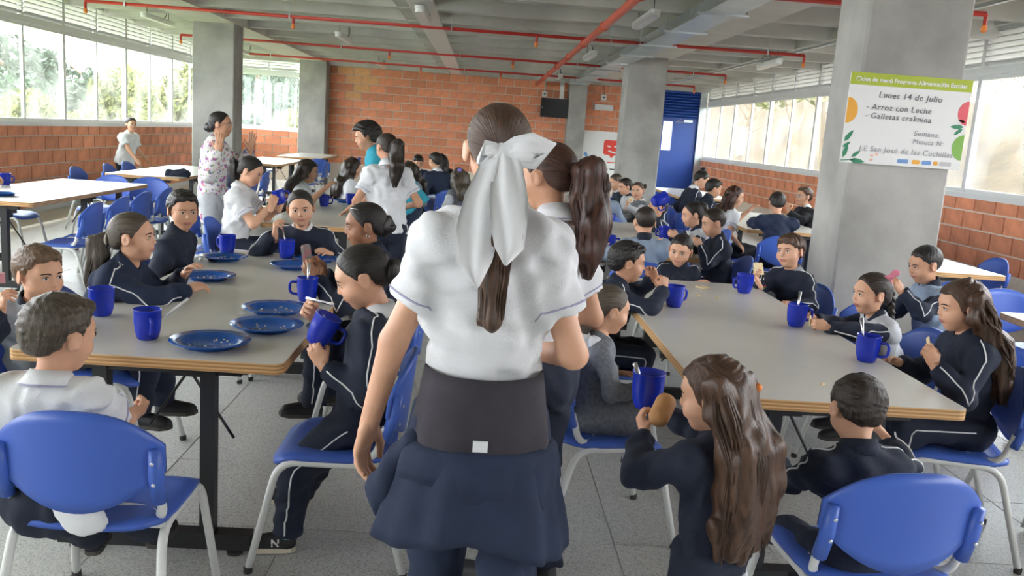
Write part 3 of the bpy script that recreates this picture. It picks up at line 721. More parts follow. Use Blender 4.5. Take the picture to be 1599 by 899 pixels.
def surfnet(F, vox, pad=None, thr=5.0, bounds=None):
    lo, hi = bounds or F.bounds(); pad = pad or vox * 3; lo = lo - pad; hi = hi + pad
    nc = np.ceil((hi - lo) / (4 * vox)).astype(int) + 1
    ci = np.stack(np.meshgrid(*[np.arange(n) for n in nc], indexing='ij'), -1).reshape(-1, 3)
    cd = F(lo + (ci * 4 + 1.5) * vox)
    V = np.repeat(np.repeat(np.repeat(cd.reshape(nc), 4, 0), 4, 1), 4, 2).astype(np.float32)
    act = ci[np.abs(cd) < thr * vox]
    off = np.stack(np.meshgrid(*[np.arange(4)] * 3, indexing='ij'), -1).reshape(-1, 3)
    fi = (act[:, None, :] * 4 + off[None]).reshape(-1, 3)
    V[fi[:, 0], fi[:, 1], fi[:, 2]] = F(lo + fi * vox)
    ins = V < 0
    c = ins[:-1, :-1, :-1].astype(np.int8)
    tot = np.zeros_like(c)
    for dx in (0, 1):
        for dy in (0, 1):
            for dz in (0, 1): tot += ins[dx:V.shape[0] - 1 + dx, dy:V.shape[1] - 1 + dy, dz:V.shape[2] - 1 + dz]
    cells = np.argwhere((tot > 0) & (tot < 8))
    if not len(cells): return np.zeros((0, 3)), np.zeros((0, 4), int)
    acc = np.zeros((len(cells), 3)); cnt = np.zeros(len(cells))
    for e0, e1 in EDG:
        a = cells + e0; b = cells + e1
        va = V[a[:, 0], a[:, 1], a[:, 2]]; vb = V[b[:, 0], b[:, 1], b[:, 2]]; m = (va < 0) != (vb < 0)
        t = np.where(m, va / np.where(m, va - vb, 1), 0)[:, None]
        acc += np.where(m[:, None], a + (b - a) * t, 0); cnt += m
    verts = lo + acc / cnt[:, None] * vox
    idm = np.full(tot.shape, -1, np.int64); idm[cells[:, 0], cells[:, 1], cells[:, 2]] = np.arange(len(cells))
    Q = []
    for ax in range(3):
        o = [0, 0, 0]; o[ax] = 1; u, v = (ax + 1) % 3, (ax + 2) % 3
        sl0 = tuple(slice(0, n - o[i]) for i, n in enumerate(V.shape)); sl1 = tuple(slice(o[i], n) for i, n in enumerate(V.shape))
        ch = np.argwhere(ins[sl0] != ins[sl1])
        ch = ch[(ch[:, u] > 0) & (ch[:, v] > 0) & (ch[:, u] < V.shape[u] - 1) & (ch[:, v] < V.shape[v] - 1)]
        s0 = ins[ch[:, 0], ch[:, 1], ch[:, 2]]
        def cid(du, dv):
            c = ch.copy(); c[:, u] += du; c[:, v] += dv; return idm[c[:, 0], c[:, 1], c[:, 2]]
        q = np.stack([cid(-1, -1), cid(0, -1), cid(0, 0), cid(-1, 0)], 1)
        q[~s0] = q[~s0][:, ::-1]
        Q.append(q)
    q = np.concatenate(Q); q = q[(q >= 0).all(1)]
    return verts, q
def np_mesh(name, v, f, mats, mi=None, smooth=True, uv=None):
    me = bpy.data.meshes.new(name); nv, nf = len(v), len(f)
    me.vertices.add(nv); me.vertices.foreach_set('co', np.asarray(v, np.float32).ravel())
    me.loops.add(nf * 4); me.loops.foreach_set('vertex_index', np.asarray(f, np.int32).ravel())
    me.polygons.add(nf); me.polygons.foreach_set('loop_start', np.arange(0, nf * 4, 4, dtype=np.int32))
    if mi is not None: me.polygons.foreach_set('material_index', np.asarray(mi, np.int32))
    me.update(calc_edges=True)
    if smooth: me.polygons.foreach_set('use_smooth', np.ones(nf, bool))
    for m in (mats if isinstance(mats, (list, tuple)) else [mats]): me.materials.append(m)
    if uv is not None:
        at = me.attributes.new('strand', 'FLOAT_VECTOR', 'POINT'); at.data.foreach_set('vector', np.asarray(uv, np.float32).ravel())
    me.validate()
    return me

# ------------------------------------------------------------------ skin, hair, cloth materials
def skin(name, c):
    m = mat('skin_' + name, c, .52, noise=.06, nscale=25)
    b = m.node_tree.nodes['Principled BSDF']; b.inputs['Subsurface Weight'].default_value = .0
    return m
SK = {'light': skin('light', (.68, .375, .24)), 'tan': skin('tan', (.52, .26, .15)), 'brown': skin('brown', (.33, .15, .08)), 'mid': skin('mid', (.58, .305, .185))}
LIP = {k: mat('lips_' + k, c, .45) for k, c in (('light', (.52, .20, .16)), ('tan', (.40, .15, .11)), ('brown', (.24, .09, .07)), ('mid', (.46, .18, .14)))}
def hair_mat(name, c, c2):
    m = bpy.data.materials.new('hair_' + name); m.use_nodes = True; t = m.node_tree; b = t.nodes['Principled BSDF']; N = t.nodes.new; L = t.links.new
    b.inputs['Roughness'].default_value = .42; b.inputs['Specular IOR Level'].default_value = .4
    at = N('ShaderNodeAttribute'); at.attribute_name = 'strand'
    n = N('ShaderNodeTexNoise'); n.inputs['Scale'].default_value = 1; n.inputs['Detail'].default_value = 5; n.inputs['Roughness'].default_value = .65; L(at.outputs['Vector'], n.inputs['Vector'])
    r = N('ShaderNodeValToRGB'); r.color_ramp.elements[0].position = .35; r.color_ramp.elements[1].position = .68
    r.color_ramp.elements[0].color = (*c, 1); r.color_ramp.elements[1].color = (*c2, 1); L(n.outputs[0], r.inputs[0]); L(r.outputs[0], b.inputs['Base Color'])
    bp = N('ShaderNodeBump'); bp.inputs['Strength'].default_value = .7; bp.inputs['Distance'].default_value = .006; L(n.outputs[0], bp.inputs['Height']); L(bp.outputs[0], b.inputs['Normal'])
    return m
HM = {'black': hair_mat('black', (.006, .005, .005), (.028, .022, .018)), 'dark': hair_mat('dark', (.012, .008, .006), (.05, .032, .022)), 'brown': hair_mat('brown', (.032, .016, .010), (.125, .066, .038)),
      'light': hair_mat('light', (.07, .042, .025), (.22, .135, .08)), 'ash': hair_mat('ash', (.035, .027, .02), (.13, .10, .07)), 'auburn': hair_mat('auburn', (.018, .007, .005), (.095, .036, .021))}
def cloth(name, c, rough=.85, noise=.12, bump=.25, bscale=260): return mat('cloth_' + name, c, rough, noise=noise, nscale=14, bump=bump, bscale=bscale)
CL = {'navy': cloth('navy', (.010, .016, .036)), 'navy2': cloth('navy2', (.012, .022, .055)), 'black': cloth('black', (.009, .010, .016)), 'white': cloth('white', (.74, .75, .77), noise=.03), 'grey': cloth('grey', (.30, .33, .37)),
      'greyblue': cloth('greyblue', (.26, .33, .43)), 'pale': cloth('pale', (.50, .52, .55)), 'jeans': cloth('jeans', (.05, .09, .16), noise=.3), 'teal': cloth('teal', (.03, .33, .44)), 'skirt': cloth('skirt', (.035, .03, .04)),
      'pinafore': mat('pinafore', (.16, .17, .19), .9, noise=.25, nscale=60, bump=.3, bscale=200), 'sock': cloth('sock', (.25, .45, .62)), 'lilac': cloth('lilac', (.40, .38, .55)), 'stripe': cloth('stripe', (.68, .70, .74))}
def floral_mat():
    m = mat('floral', (.72, .70, .68), .8); t = m.node_tree; b = t.nodes['Principled BSDF']; N = t.nodes.new; L = t.links.new
    tc = N('ShaderNodeTexCoord'); src = None
    for k, (sc, col, lo) in enumerate(((17, (.42, .12, .34), .27), (23, (.20, .16, .42), .24), (29, (.16, .28, .12), .22), (14, (.66, .30, .36), .2))):
        v = N('ShaderNodeTexVoronoi'); v.inputs['Scale'].default_value = sc; v.inputs['Randomness'].default_value = 1
        mp = N('ShaderNodeMapping'); mp.inputs['Location'].default_value = (k * 3.1, k * 1.7, k); L(tc.outputs['Object'], mp.inputs[0])
        nz = N('ShaderNodeTexNoise'); nz.inputs['Scale'].default_value = 40; L(mp.outputs[0], nz.inputs['Vector'])
        mxv = N('ShaderNodeVectorMath'); mxv.operation = 'MULTIPLY_ADD'; L(nz.outputs['Color'], mxv.inputs[0]); mxv.inputs[1].default_value = (.035,) * 3; L(mp.outputs[0], mxv.inputs[2])
        L(mxv.outputs[0], v.inputs['Vector'])
        r = N('ShaderNodeValToRGB'); r.color_ramp.elements[0].color = (1, 1, 1, 1); r.color_ramp.elements[1].color = (0, 0, 0, 1); r.color_ramp.elements[0].position = lo; r.color_ramp.elements[1].position = lo + .05
        L(v.outputs['Distance'], r.inputs[0]); mx = N('ShaderNodeMix'); mx.data_type = 'RGBA'; L(r.outputs[0], mx.inputs[0])
        if src: L(src, mx.inputs[6])
        else: mx.inputs[6].default_value = (.74, .72, .70, 1)
        mx.inputs[7].default_value = (*col, 1); src = mx.outputs[2]
    L(src, b.inputs['Base Color']); return m
CL['floral'] = floral_mat()
M_EYEW = mat('eye_white', (.72, .70, .67), .3); M_IRIS = mat('iris', (.035, .018, .010), .15); M_LASH = mat('lash', (.012, .009, .008), .7)
M_SHOE = mat('shoe_black', (.014, .014, .017), .55); M_SOLE = mat('shoe_sole', (.62, .56, .44), .6); M_SOLEK = mat('shoe_sole_dark', (.06, .055, .05), .7)

# ------------------------------------------------------------------ head, hair caps, hands, shoes: built once, shared
def head_sdf(v):
    j, ck, nz = v['jaw'], v['cheek'], v['nose']
    s = Sdf()
    s.ell((0, -.055, .13), (.345, .43, .37), k=.05)
    s.ell((0, .09, -.13), (.27 * j, .29, .33), k=.12)
    s.ell((0, .20, -.39), (.10 * j, .09, .085), k=.12)
    for x in (-1, 1): s.ell((x * .16, .19, -.15), (.125 * ck, .12 * ck, .13), k=.10)
    s.ell((0, .285, .11), (.22, .09, .10), k=.10)
    for x in (-1, 1): s.ell((x * .135, .425, .005), (.085, .085, .055), k=.06, sub=True)
    for x in (-1, 1): s.ell((x * .135, .318, .0), (.072, .055, .05), k=.03)
    s.cap((0, .365, .02), (0, .405 + .02 * nz, -.115), .026, .040 * nz, k=.05)
    for x in (-1, 1): s.ell((x * .042 * nz, .385, -.135), (.030 * nz, .036, .028), k=.025)
    s.ell((0, .345, -.235), (.105, .045, .055), k=.05)
    for x in (-1, 0, 1):
        s.ell((x * .045, .372 - abs(x) * .012, -.238 - abs(x) * .004), (.048, .026, .020), k=.014)
        s.ell((x * .038, .366 - abs(x) * .012, -.280 + abs(x) * .006), (.045, .026, .022), k=.014)
    s.cap((-.09, .395, -.2585), (.09, .395, -.2585), .010, .010, k=.015, sub=True)
    for x in (-1, 1):
        M = np.array(Matrix.Rotation(x * -.35, 3, 'Z') @ Matrix.Rotation(-.2, 3, 'X'))
        s.ell((x * .362, -.04, -.03), (.034, .092, .130), M, k=.03)
        s.ell((x * .397, -.02, -.02), (.018, .05, .078), M, k=.02, sub=True)
    s.cap((0, -.07, -.25), (0, -.10, -.55), .19 * v['neck'], .19 * v['neck'], k=.10)
    return s
HV = {'kid': dict(jaw=1.0, cheek=1.05, nose=.85, neck=.92), 'round': dict(jaw=1.08, cheek=1.2, nose=.85, neck=.95), 'teen': dict(jaw=.96, cheek=.95, nose=1.0, neck=1.0), 'adult': dict(jaw=1.02, cheek=1.0, nose=1.15, neck=1.08), 'tiny': dict(jaw=1.0, cheek=1.28, nose=.75, neck=.82)}
_heads = {}
PIV = A3(0, -.085, -.43)
def head_data(kind, lod):
    if (kind, lod) in _heads: return _heads[(kind, lod)]
    s = head_sdf(HV[kind]); vox = (.020, .032, .05)[lod]
    v, f = surfnet(lambda p: s(p, .5), vox, bounds=s.bounds())
    c = v[f].mean(1); lip = (np.abs(c[:, 0]) < .105) & (c[:, 1] > .335) & (c[:, 2] > -.305 + .25 * np.abs(c[:, 0])) & (c[:, 2] < -.218 - .12 * np.abs(c[:, 0]))
    # eyes and brows in head space
    def depth(x, z):
        ys = np.linspace(.5, .1, 81); P = np.stack([np.full(81, x), ys, np.full(81, z)], 1); d = s(P, .5); i = int(np.argmax(d < 0)); return ys[max(i, 1)]
    ex, ez = .135, .0
    eye = []
    for sx in (-1, 1):
        mb = MB(); n = 16; rings = [1, .86, .80, .3]; W_, H_ = .062, .030
        vs = [(0, 0, 0)]; fs = []
        for r in rings[::-1]:
            for i in range(n):
                a = 2 * PI * i / n; rr = r
                if r <= .81: x, z = r * H_ * 1.05 * math.cos(a), r * H_ * 1.05 * math.sin(a)
                else: x, z = r * W_ * math.cos(a), r * H_ * math.sin(a) * (1 - .35 * abs(math.cos(a)) ** 2) + (.004 if math.sin(a) > 0 else 0)
                vs.append((x, -.0 + .020 * (1 - (x / W_) ** 2) - .4 * z * z / .03 * .4, z))
        vs[0] = (0, .021, 0)
        for i in range(n): fs.append((0, 1 + (i + 1) % n, 1 + i))
        mi = [1] * n
        for k in range(3):
            for i in range(n): fs.append((1 + k * n + i, 1 + k * n + (i + 1) % n, 1 + (k + 1) * n + (i + 1) % n, 1 + (k + 1) * n + i)); mi.append(1 if k == 0 else 0)
        # iris grows to ring 2 only
        y0 = depth(sx * ex, ez) - .012
        mb.v = [(sx * ex + x, y0 + y - .02 * abs(x * sx) + (-.10 * x * sx if x * sx > 0 else 0), ez + z) for x, y, z in vs]; mb.f = fs; mb.m = mi
        lash = [(sx * ex + x * W_ * 1.08, y0 + .024 * (1 - x * x) - (.10 * x * sx * W_ if x * sx > 0 else 0) - .001, ez + .034 * (1 - x * x) ** .7 - .002) for x in np.linspace(-1, 1, 9)]
        mb.tube(lash, [.004, .006, .0075, .008, .008, .008, .0075, .006, .004], 5, 2)
        eye.append(mb.mesh('eye', [M_EYEW, M_IRIS, M_LASH], True))
    bm = []
    for sx in (-1, 1):
        P = [(sx * x, depth(sx * x, z) + .001, z) for x, z in ((.055, .072), (.10, .088), (.15, .092), (.20, .078), (.225, .062))]
        bm.append(MB().tube(P, [.009, .014, .013, .010, .004], 6).mesh('eyebrow', [M_LASH], True))
    _heads[(kind, lod)] = (v, f, lip, eye, bm, s)
    return _heads[(kind, lod)]
def strand_uv(v, tie, fr=(34, 34), along=2.5):
    d = v - tie; r = np.linalg.norm(d, axis=1) + 1e-6; a = np.arctan2(d[:, 0], d[:, 2]); b = d[:, 1] / r
    return np.stack([a * fr[0] * .6, b * fr[1] * .25 * 0 + r * along, v[:, 0] * 3], 1)
HLINE = {'short': ([-.6, -.3, -.17, -.125, .02, .045, .09, .13, .24, .4], [-.30, -.27, -.20, .06, .08, -.03, .02, .17, .285, .31]),
         'low': ([-.6, -.3, -.17, -.125, .02, .045, .09, .14, .24, .4], [-.27, -.25, -.17, .06, .08, -.01, .06, .16, .215, .23]),
         'pulled': ([-.6, -.3, -.17, -.125, .015, .045, .09, .13, .20, .28, .34], [-.26, -.24, -.14, .07, .09, -.05, .02, .13, .24, .315, .36]),
         'long': ([-.6, -.3, -.12, .02, .12, .18, .27, .4], [-.55, -.5, -.35, -.22, -.02, .16, .27, .30])}
_caps = {}
def hair_cap(style, lod):
    if (style, lod) in _caps: return _caps[(style, lod)]
    line = {'fade': 'short', 'short': 'short', 'fringe': 'low', 'pulled': 'pulled', 'long': 'long', 'afro': 'short', 'tuft': 'short'}[style]
    X, Z = HLINE[line]; th = {'fade': .030, 'short': .052, 'fringe': .06, 'pulled': .030, 'long': .05, 'afro': .17, 'tuft': .05}[style]
    wr = wrinkle(hash(style) % 97 if False else {'fade': 3, 'short': 5, 'fringe': 6, 'pulled': 8, 'long': 9, 'afro': 4, 'tuft': 2}[style], {'fade': .004, 'short': .010, 'fringe': .012, 'pulled': .003, 'long': .008, 'afro': .016, 'tuft': .012}[style], .09 if style != 'afro' else .13)
    def f(p):
        c = np.array((0, -.055, .13)); r = np.array((.345 + th * .8, .43 + th, .37 + th))
        if style == 'fade':
            g = np.clip((p[:, 2] - .02) / .30, 0, 1)[:, None]; r = np.array((.351, .436, .376)) + g * np.array((.022, .02, .05))
        q = p - c; k0 = np.sqrt(((q / r) ** 2).sum(1)) + 1e-9; k1 = np.sqrt(((q / r ** 2) ** 2).sum(1)) + 1e-9; d = k0 * (k0 - 1) / k1
        if style in ('fringe', 'tuft', 'short'):      # swept front
            q2 = p - np.array((0.02, .20, .36)); k = np.sqrt(((q2 / np.array((.24, .19, .115))) ** 2).sum(1)); d = smin(d, (k - 1) * .115, .08)
        if style in ('pulled', 'long', 'afro', 'short', 'fringe', 'tuft'):
            q3 = p - np.array((0, -.28, -.08)); k = np.sqrt(((q3 / np.array((.27, .21, .22))) ** 2).sum(1)); d = smin(d, (k - 1) * .21, .06)
        d = d + wr(p)
        hl = np.interp(p[:, 1], X, Z) + .015 * np.sin(p[:, 0] * 31 + 1) * (style != 'pulled')
        if style == 'afro': hl = hl + .02
        if style in ('pulled', 'short', 'fringe', 'fade', 'tuft'): hl = hl - .9 * p[:, 0] ** 2 * np.clip((p[:, 1] - .10) / .08, 0, 1)
        if style == 'long': hl = hl - .0
        if style not in ('afro', 'long'): d = d + (1 - np.clip((p[:, 2] - hl) / .13, 0, 1)) ** 2 * th * .8
        return np.maximum(d, (hl - p[:, 2]) * .9)
    b = (np.array((-.60, -.75, -.6)), np.array((.60, .60, .80)))
    v, fc = surfnet(f, (.024, .036, .055)[lod], bounds=b)
    tie = np.array({'pulled': (0, -.5, .1), 'long': (0, .0, .5)}.get(style, (.04, -.30, .48)))
    d = v - tie; r = np.linalg.norm(d, axis=1)
    if style == 'pulled': uv = np.stack([np.arctan2(v[:, 0], v[:, 2] + .05) * 16, r * 2.5, np.zeros(len(v))], 1)
    elif style == 'afro': uv = v * 22
    elif style == 'long': uv = np.stack([np.arctan2(v[:, 0], v[:, 1] - .3) * 14, v[:, 2] * 3, np.zeros(len(v))], 1)
    else: uv = np.stack([np.arctan2(d[:, 0], d[:, 1]) * 13, r * 5, v[:, 2] * 5], 1)
    _caps[(style, lod)] = (v, fc, uv)
    return _caps[(style, lod)]
_hands = {}
def hand_data(pose, lod):
    if (pose, lod) in _hands: return _hands[(pose, lod)]
    curl = {'flat': (4, 6, 5), 'relax': (22, 26, 18), 'grip': (48, 55, 30), 'pinch': (52, 40, 18), 'fist': (75, 85, 50), 'point': (10, 12, 8)}[pose]
    s = Sdf(); s.cap((0, -.30, 0), (0, .06, 0), .150, .155, k=.08, flat=(A3(0, 0, 1), .78))
    s.cap((-.10, .14, 0), (-.125, .44, .0), .115, .095, k=.06, flat=(A3(0, 0, 1), .72)); s.cap((.08, .12, 0), (.13, .40, -.01), .115, .085, k=.08, flat=(A3(0, 0, 1), .72))
    s.cap((-.05, .3, 0), (.05, .3, 0), .11, .11, k=.08, flat=(A3(0, 0, 1), .70))
    for i, (x, L, r, sp) in enumerate(((-.150, .44, .060, -5), (-.052, .49, .062, -1), (.048, .455, .059, 3), (.140, .355, .052, 8))):
        p = A3(x, .46 - .02 * abs(i - 1) ** 1.5, .0); a = 0; ex = 0 if pose != 'pinch' else (6 * i)
        seg = (.46, .31, .23)
        for q in range(3):
            a += R_(curl[q] + ex * (q < 2)); d = A3(math.sin(R_(sp)), math.cos(a), -math.sin(a)); d = nrm(d); e = p + d * L * seg[q]
            s.cap(p, e, r * (1 - .08 * q), r * (1 - .08 * (q + 1)), k=.022); p = e
    th = {'flat': ((-.34, .33, -.05), (-.40, .50, -.06)), 'relax': ((-.31, .34, -.13), (-.27, .52, -.20)), 'grip': ((-.28, .30, -.24), (-.15, .44, -.36)), 'pinch': ((-.24, .34, -.24), (-.14, .54, -.33)), 'fist': ((-.25, .34, -.20), (-.08, .46, -.27)), 'point': ((-.33, .34, -.08), (-.33, .52, -.12))}[pose]
    s.cap((-.12, .08, -.03), (-.235, .20, -.07), .095, .075, k=.08); s.cap((-.235, .20, -.07), th[0], .072, .064, k=.03); s.cap(th[0], th[1], .062, .046, k=.03)
    v, f = surfnet(lambda p: s(p, .4), (.024, .035, .06)[lod], bounds=s.bounds())
    _hands[(pose, lod)] = (v, f); return v, f
def shoe_meshes():
    out = {}
    for key, mu, ms in (('black', M_SHOE, M_SOLEK), ('sneaker', M_SHOE, M_SOLE)):
        s = Sdf(); s.cap((0, .02, .16), (0, .60, .12), .155, .14, k=.08, flat=(A3(1, 0, 0), .95)); s.cap((0, -.02, .15), (0, .0, .34), .15, .12, k=.1); s.cap((0, .2, .22), (0, .5, .14), .12, .12, k=.1)
        s.fn(lambda p: p[:, 2] * -1 + .06, (-9, -9, -9), (9, 9, 9), sub=False)
        s.ops.pop(); g = lambda p: np.maximum(np.maximum(s(p, .5), .055 - p[:, 2]), p[:, 2] - .40)
        v, f = surfnet(g, .035, bounds=(A3(-.3, -.3, 0), A3(.3, .85, .5)))
        so = MB(); P = [(x * .145 * (1 + .1 * math.sin(PI * t)), -.17 + .93 * t) for x, t in ((-.5, 0), (-.95, .08), (-1, .25), (-.95, .5), (-1.05, .75), (-.75, .93), (0, 1), (.75, .93), (1.05, .75), (.95, .5), (1, .25), (.95, .08), (.5, 0))]
        so.prism(P[::-1], 0, .085); sv = np.array(so.v); sv[:, 2] += .05 * np.clip((sv[:, 1] - .5) / .3, 0, 1) ** 2
        so.v = [tuple(q) for q in sv]
        out[key] = (np_mesh('shoe', v, f, [mu]), so.mesh('sole', [ms]))
    return out
SHOE = shoe_meshes()

# ------------------------------------------------------------------ a person
def ik(a, t, l1, l2, pole):
    d = t - a; L = np.linalg.norm(d); m = (l1 + l2) * .995
    if L > m: t = a + d / L * m; d = t - a; L = m
    L = max(L, abs(l1 - l2) + .01); u = d / np.linalg.norm(d)
    x = (l1 * l1 - l2 * l2 + L * L) / (2 * L); h = math.sqrt(max(l1 * l1 - x * x, 0))
    p = np.asarray(pole, float); p = p - u * (p @ u); p = nrm(p)
    return a + u * x + p * h, t
def rot3(yaw, pitch, roll):      # yaw +left, pitch +up, roll +right ear down
    return np.array(Matrix.Rotation(R_(yaw), 3, 'Z') @ Matrix.Rotation(R_(pitch), 3, 'X') @ Matrix.Rotation(R_(roll), 3, 'Y'))
NPERS = [0]
def person(label, at, rz, H, seat=None, lean=8, side=0, twist=0, head=(0, -5, 0), LH=None, RH=None, Lp=None, Rp=None, Lhand=('relax', None), Rhand=('relax', None),
           feet=None, sk='light', face='kid', hair='short', hc='dark', tail=None, top='jacket', tc='navy', sc='', pc='navy', shoe='black', lod=1, piping=True, collar='white', hh=None, sho=1.0, girth=1.0,
           chair_label=None, chair_deg=None, chair_off=(0, 0), eyes=True, group=None, zadj=0, legs=True, waist=None, brow=True):
    NPERS[0] += 1; seed = NPERS[0]
    s = H; vz = (.0085, .012, .018)[lod]
    hh = hh or (.206 + .02 * (H - 1.1) / .5)
    hipz = (seat + .075 * H / 1.2) if seat is not None else .50 * H
    hipz += zadj
    P0 = A3(0, 0, hipz)
    u = nrm((math.sin(R_(side)), math.sin(R_(lean)), math.cos(R_(lean))))
    tl = .30 * H
    SC = P0 + u * tl + A3(0, 0.0, 0)
    fw0 = nrm((0, math.cos(R_(lean)), -math.sin(R_(lean))))
    rt = nrm(np.cross(fw0, u)); rt = nrm(rt * math.cos(R_(twist)) + np.cross(u, rt) * math.sin(R_(twist))); fw = np.cross(u, rt)
    shw = .100 * H * sho
    SL, SRt = SC - rt * shw - u * .024 * H, SC + rt * shw - u * .024 * H
    NB = SC + u * .012 * H
    HP = NB + nrm(u * .75 + A3(0, 0, .35)) * .054 * H + fw * .012 * H
    HR = rot3(*head); HC = HP - HR @ (PIV * hh)
    c, sn = math.cos(R_(rz)), math.sin(R_(rz)); RZ = np.array([[c, -sn, 0], [sn, c, 0], [0, 0, 1]])
    loc = np.array([at[0], at[1], 0]) - RZ @ np.array([HC[0], HC[1], 0])
    def tgt(q, d):
        if q is None: return d
        if q[0] == 'w': return RZ.T @ (A3(*q[1:]) - loc)
        return A3(*q[1:])
    la, lf = .165 * H, .145 * H
    WL = tgt(LH, A3(-.12 * H, .17 * H, hipz + .10 * H)); WR = tgt(RH, A3(.12 * H, .17 * H, hipz + .10 * H))
    def reach(S_, T, pole, hd):
        W_ = T
        for _ in range(3):
            E_, Wk = ik(S_, W_, la, lf, pole); d = nrm(hd[2]) if len(hd) > 2 else nrm(Wk - E_); W_ = T - d * .30 * .108 * H
        E_, Wk = ik(S_, W_, la, lf, pole); return E_, Wk
    def ldir(hd):       # hand axes are given in the room's frame
        return tuple([hd[0]] + [None if q is None else RZ.T @ A3(*q) for q in hd[1:]])
    Lhand, Rhand = ldir(Lhand), ldir(Rhand)
    EL, WL = reach(SL, WL, Lp or (-.6, -.5, -.7), Lhand); ER, WR = reach(SRt, WR, Rp or (.6, -.5, -.7), Rhand)
    HL_, HRt = P0 - A3(.058 * H, 0, 0), P0 + A3(.058 * H, 0, 0); lt, ls = .235 * H, .225 * H; ah = .045 * H
    if feet is None:
        if seat is not None:
            fz = max(ah, hipz - .01 - ls); feet = (('l', -.075 * H, lt * .95 + .02, fz), ('l', .075 * H, lt * .95 - .02, fz))
        else: feet = (('l', -.06 * H, .02, ah), ('l', .06 * H, -.02, ah))
    FL = tgt(feet[0], None); FR = tgt(feet[1], None)
    kp = (0, 1, .6 if seat is not None else .1)
    KL, FL = ik(HL_, FL, lt, ls, kp); KR, FR = ik(HRt, FR, lt, ls, kp)
    flat = (fw, .74)
    # --- skin: head + neck + chest + arms + hands, one mesh
    b = Sdf(); nr = .19 * hh * HV[face]['neck']
    b.cap(SC - u * .10 * H, SC - u * .03 * H, .07 * H, .075 * H, k=.04, flat=flat)
    b.cap(SL, SRt, .026 * H, .026 * H, k=.03); b.cap(SC - u * .02 * H, HP, nr * 1.12, nr, k=.035)
    hl = .108 * H; wr = .150 * hl
    for (S_, E_, W_) in ((SL, EL, WL), (SRt, ER, WR)):
        b.cap(S_, E_, .030 * H * girth, .0255 * H * girth, k=.02); b.cap(E_, W_, .0260 * H * girth, wr * .97, k=.015)
    bv, bf = surfnet(b, vz)
    V = [bv]; F = [bf]; MI = [np.zeros(len(bf), int)]; n0 = len(bv)
    hv, hf, lip, eye, brw, _hs = head_data(face, lod)
    V.append(HC + (hv * hh) @ HR.T); F.append(hf + n0); MI.append(lip.astype(int)); n0 += len(hv)
    wristf = {}
    for sd_, E_, W_, hd in ((-1, EL, WL, Lhand), (1, ER, WR, Rhand)):
        pv, pf = hand_data(hd[0], lod); yv = nrm(W_ - E_) if len(hd) < 3 else nrm(hd[2])
        pn = nrm(hd[1]) if hd[1] is not None else nrm(A3(-sd_ * .55, .0, -.8)); zv = -pn; zv = nrm(zv - yv * (zv @ yv)); xv = np.cross(yv, zv)
        q = pv.copy() * A3(-sd_ * -1, 1, 1)
        Mx = np.stack([xv, yv, zv], 1); V.append(W_ + (q * hl) @ Mx.T); ff = pf if sd_ > 0 else pf[:, ::-1]
        F.append(ff + n0); MI.append(np.zeros(len(ff), int)); n0 += len(pv); wristf[sd_] = (W_, Mx, hl)
    me = np_mesh('person', np.concatenate(V), np.concatenate(F), [SK[sk], LIP[sk]], np.concatenate(MI))
    root = ob('person', me, None, loc, R_(rz)); tag(root, label, 'person', group)
    Mh = Matrix(HR.tolist()).to_4x4(); Mh.translation = HC; Mh = Mh @ Matrix.Scale(hh, 4)
    def hob(name, m): o = ob(name, m, root); o.matrix_local = Mh; return o
    if eyes:
        for m in eye: hob('eye', m)
    if brow and eyes:
        for m in brw: hob('eyebrow', m)
    # --- hair
    if hair:
        cv, cf, uv = hair_cap(hair, lod); CV = [HC + (cv * hh) @ HR.T]; CF = [cf]; UV = [uv]; n0 = len(cv)
        if tail:
            env = dict(HC=HC, HR=HR, hh=hh, SC=SC, u=u, fw=fw, rt=rt, H=H)
            for tv, tf, tuv in tail(env, lod): CV.append(tv); CF.append(tf + n0); UV.append(tuv); n0 += len(tv)
        ob('hair', np_mesh('hair', np.concatenate(CV), np.concatenate(CF), [HM[hc]], uv=np.concatenate(UV)), root)
    # --- top
    wn1 = wrinkle(seed, .0045 * (1.3 if top != 'dress' else 1), .085)
    def torso_ops(g, r0, r1, bottom=.0, k=.045):
        g.cap(P0 - u * bottom, SC - u * .055 * H, r0 * girth, r1 * girth, k=k, flat=flat, cut=(True, False)); g.cap(SL + u * .002, SRt + u * .002, .042 * H, .042 * H, k=.05)
        g.cap(SC, NB + u * .012 * H, .055 * H, nr * 1.25, k=.03, cut=(False, True))
        for S_ in (SL, SRt): g.cap(NB - u * .008 * H, S_ + u * .006 * H, nr * 1.0, .038 * H * girth, k=.05)
    def sleeve_ops(g, S_, E_, W_, full, k=.03):
        if full:
            We = W_ - nrm(W_ - E_) * .012 * H
            g.cap(S_, E_, .047 * H * girth, .041 * H * girth, k=.045); g.cap(E_, We, .042 * H * girth, .031 * H * girth, k=.02, cut=(False, True))
        else:
            Em = S_ + (E_ - S_) * .62; g.cap(S_, Em, .043 * H * girth, .049 * H * girth, k=.07, cut=(False, True))
    full = top in ('jacket', 'sweater', 'dress', 'blouse'); two = bool(sc)
    g = Sdf(); g.warp = wn1
    hem = {'jacket': .055, 'sweater': .06, 'polo': .03, 'dress': .0, 'blouse': .14}[top] * H
    if seat is not None: hem = min(hem, .02 * H)
    torso_ops(g, (waist or (.136 if top == 'polo' and seat is None else .098)) * H, .100 * H, hem)
    if not two:
        sleeve_ops(g, SL, EL, WL, full); sleeve_ops(g, SRt, ER, WR, full)
    if top == 'dress':
        for K_, HJ in ((KL, HL_), (KR, HRt)): g.cap(HJ, HJ + (K_ - HJ) * 1.0, .085 * H, .095 * H, k=.08, cut=(False, True))
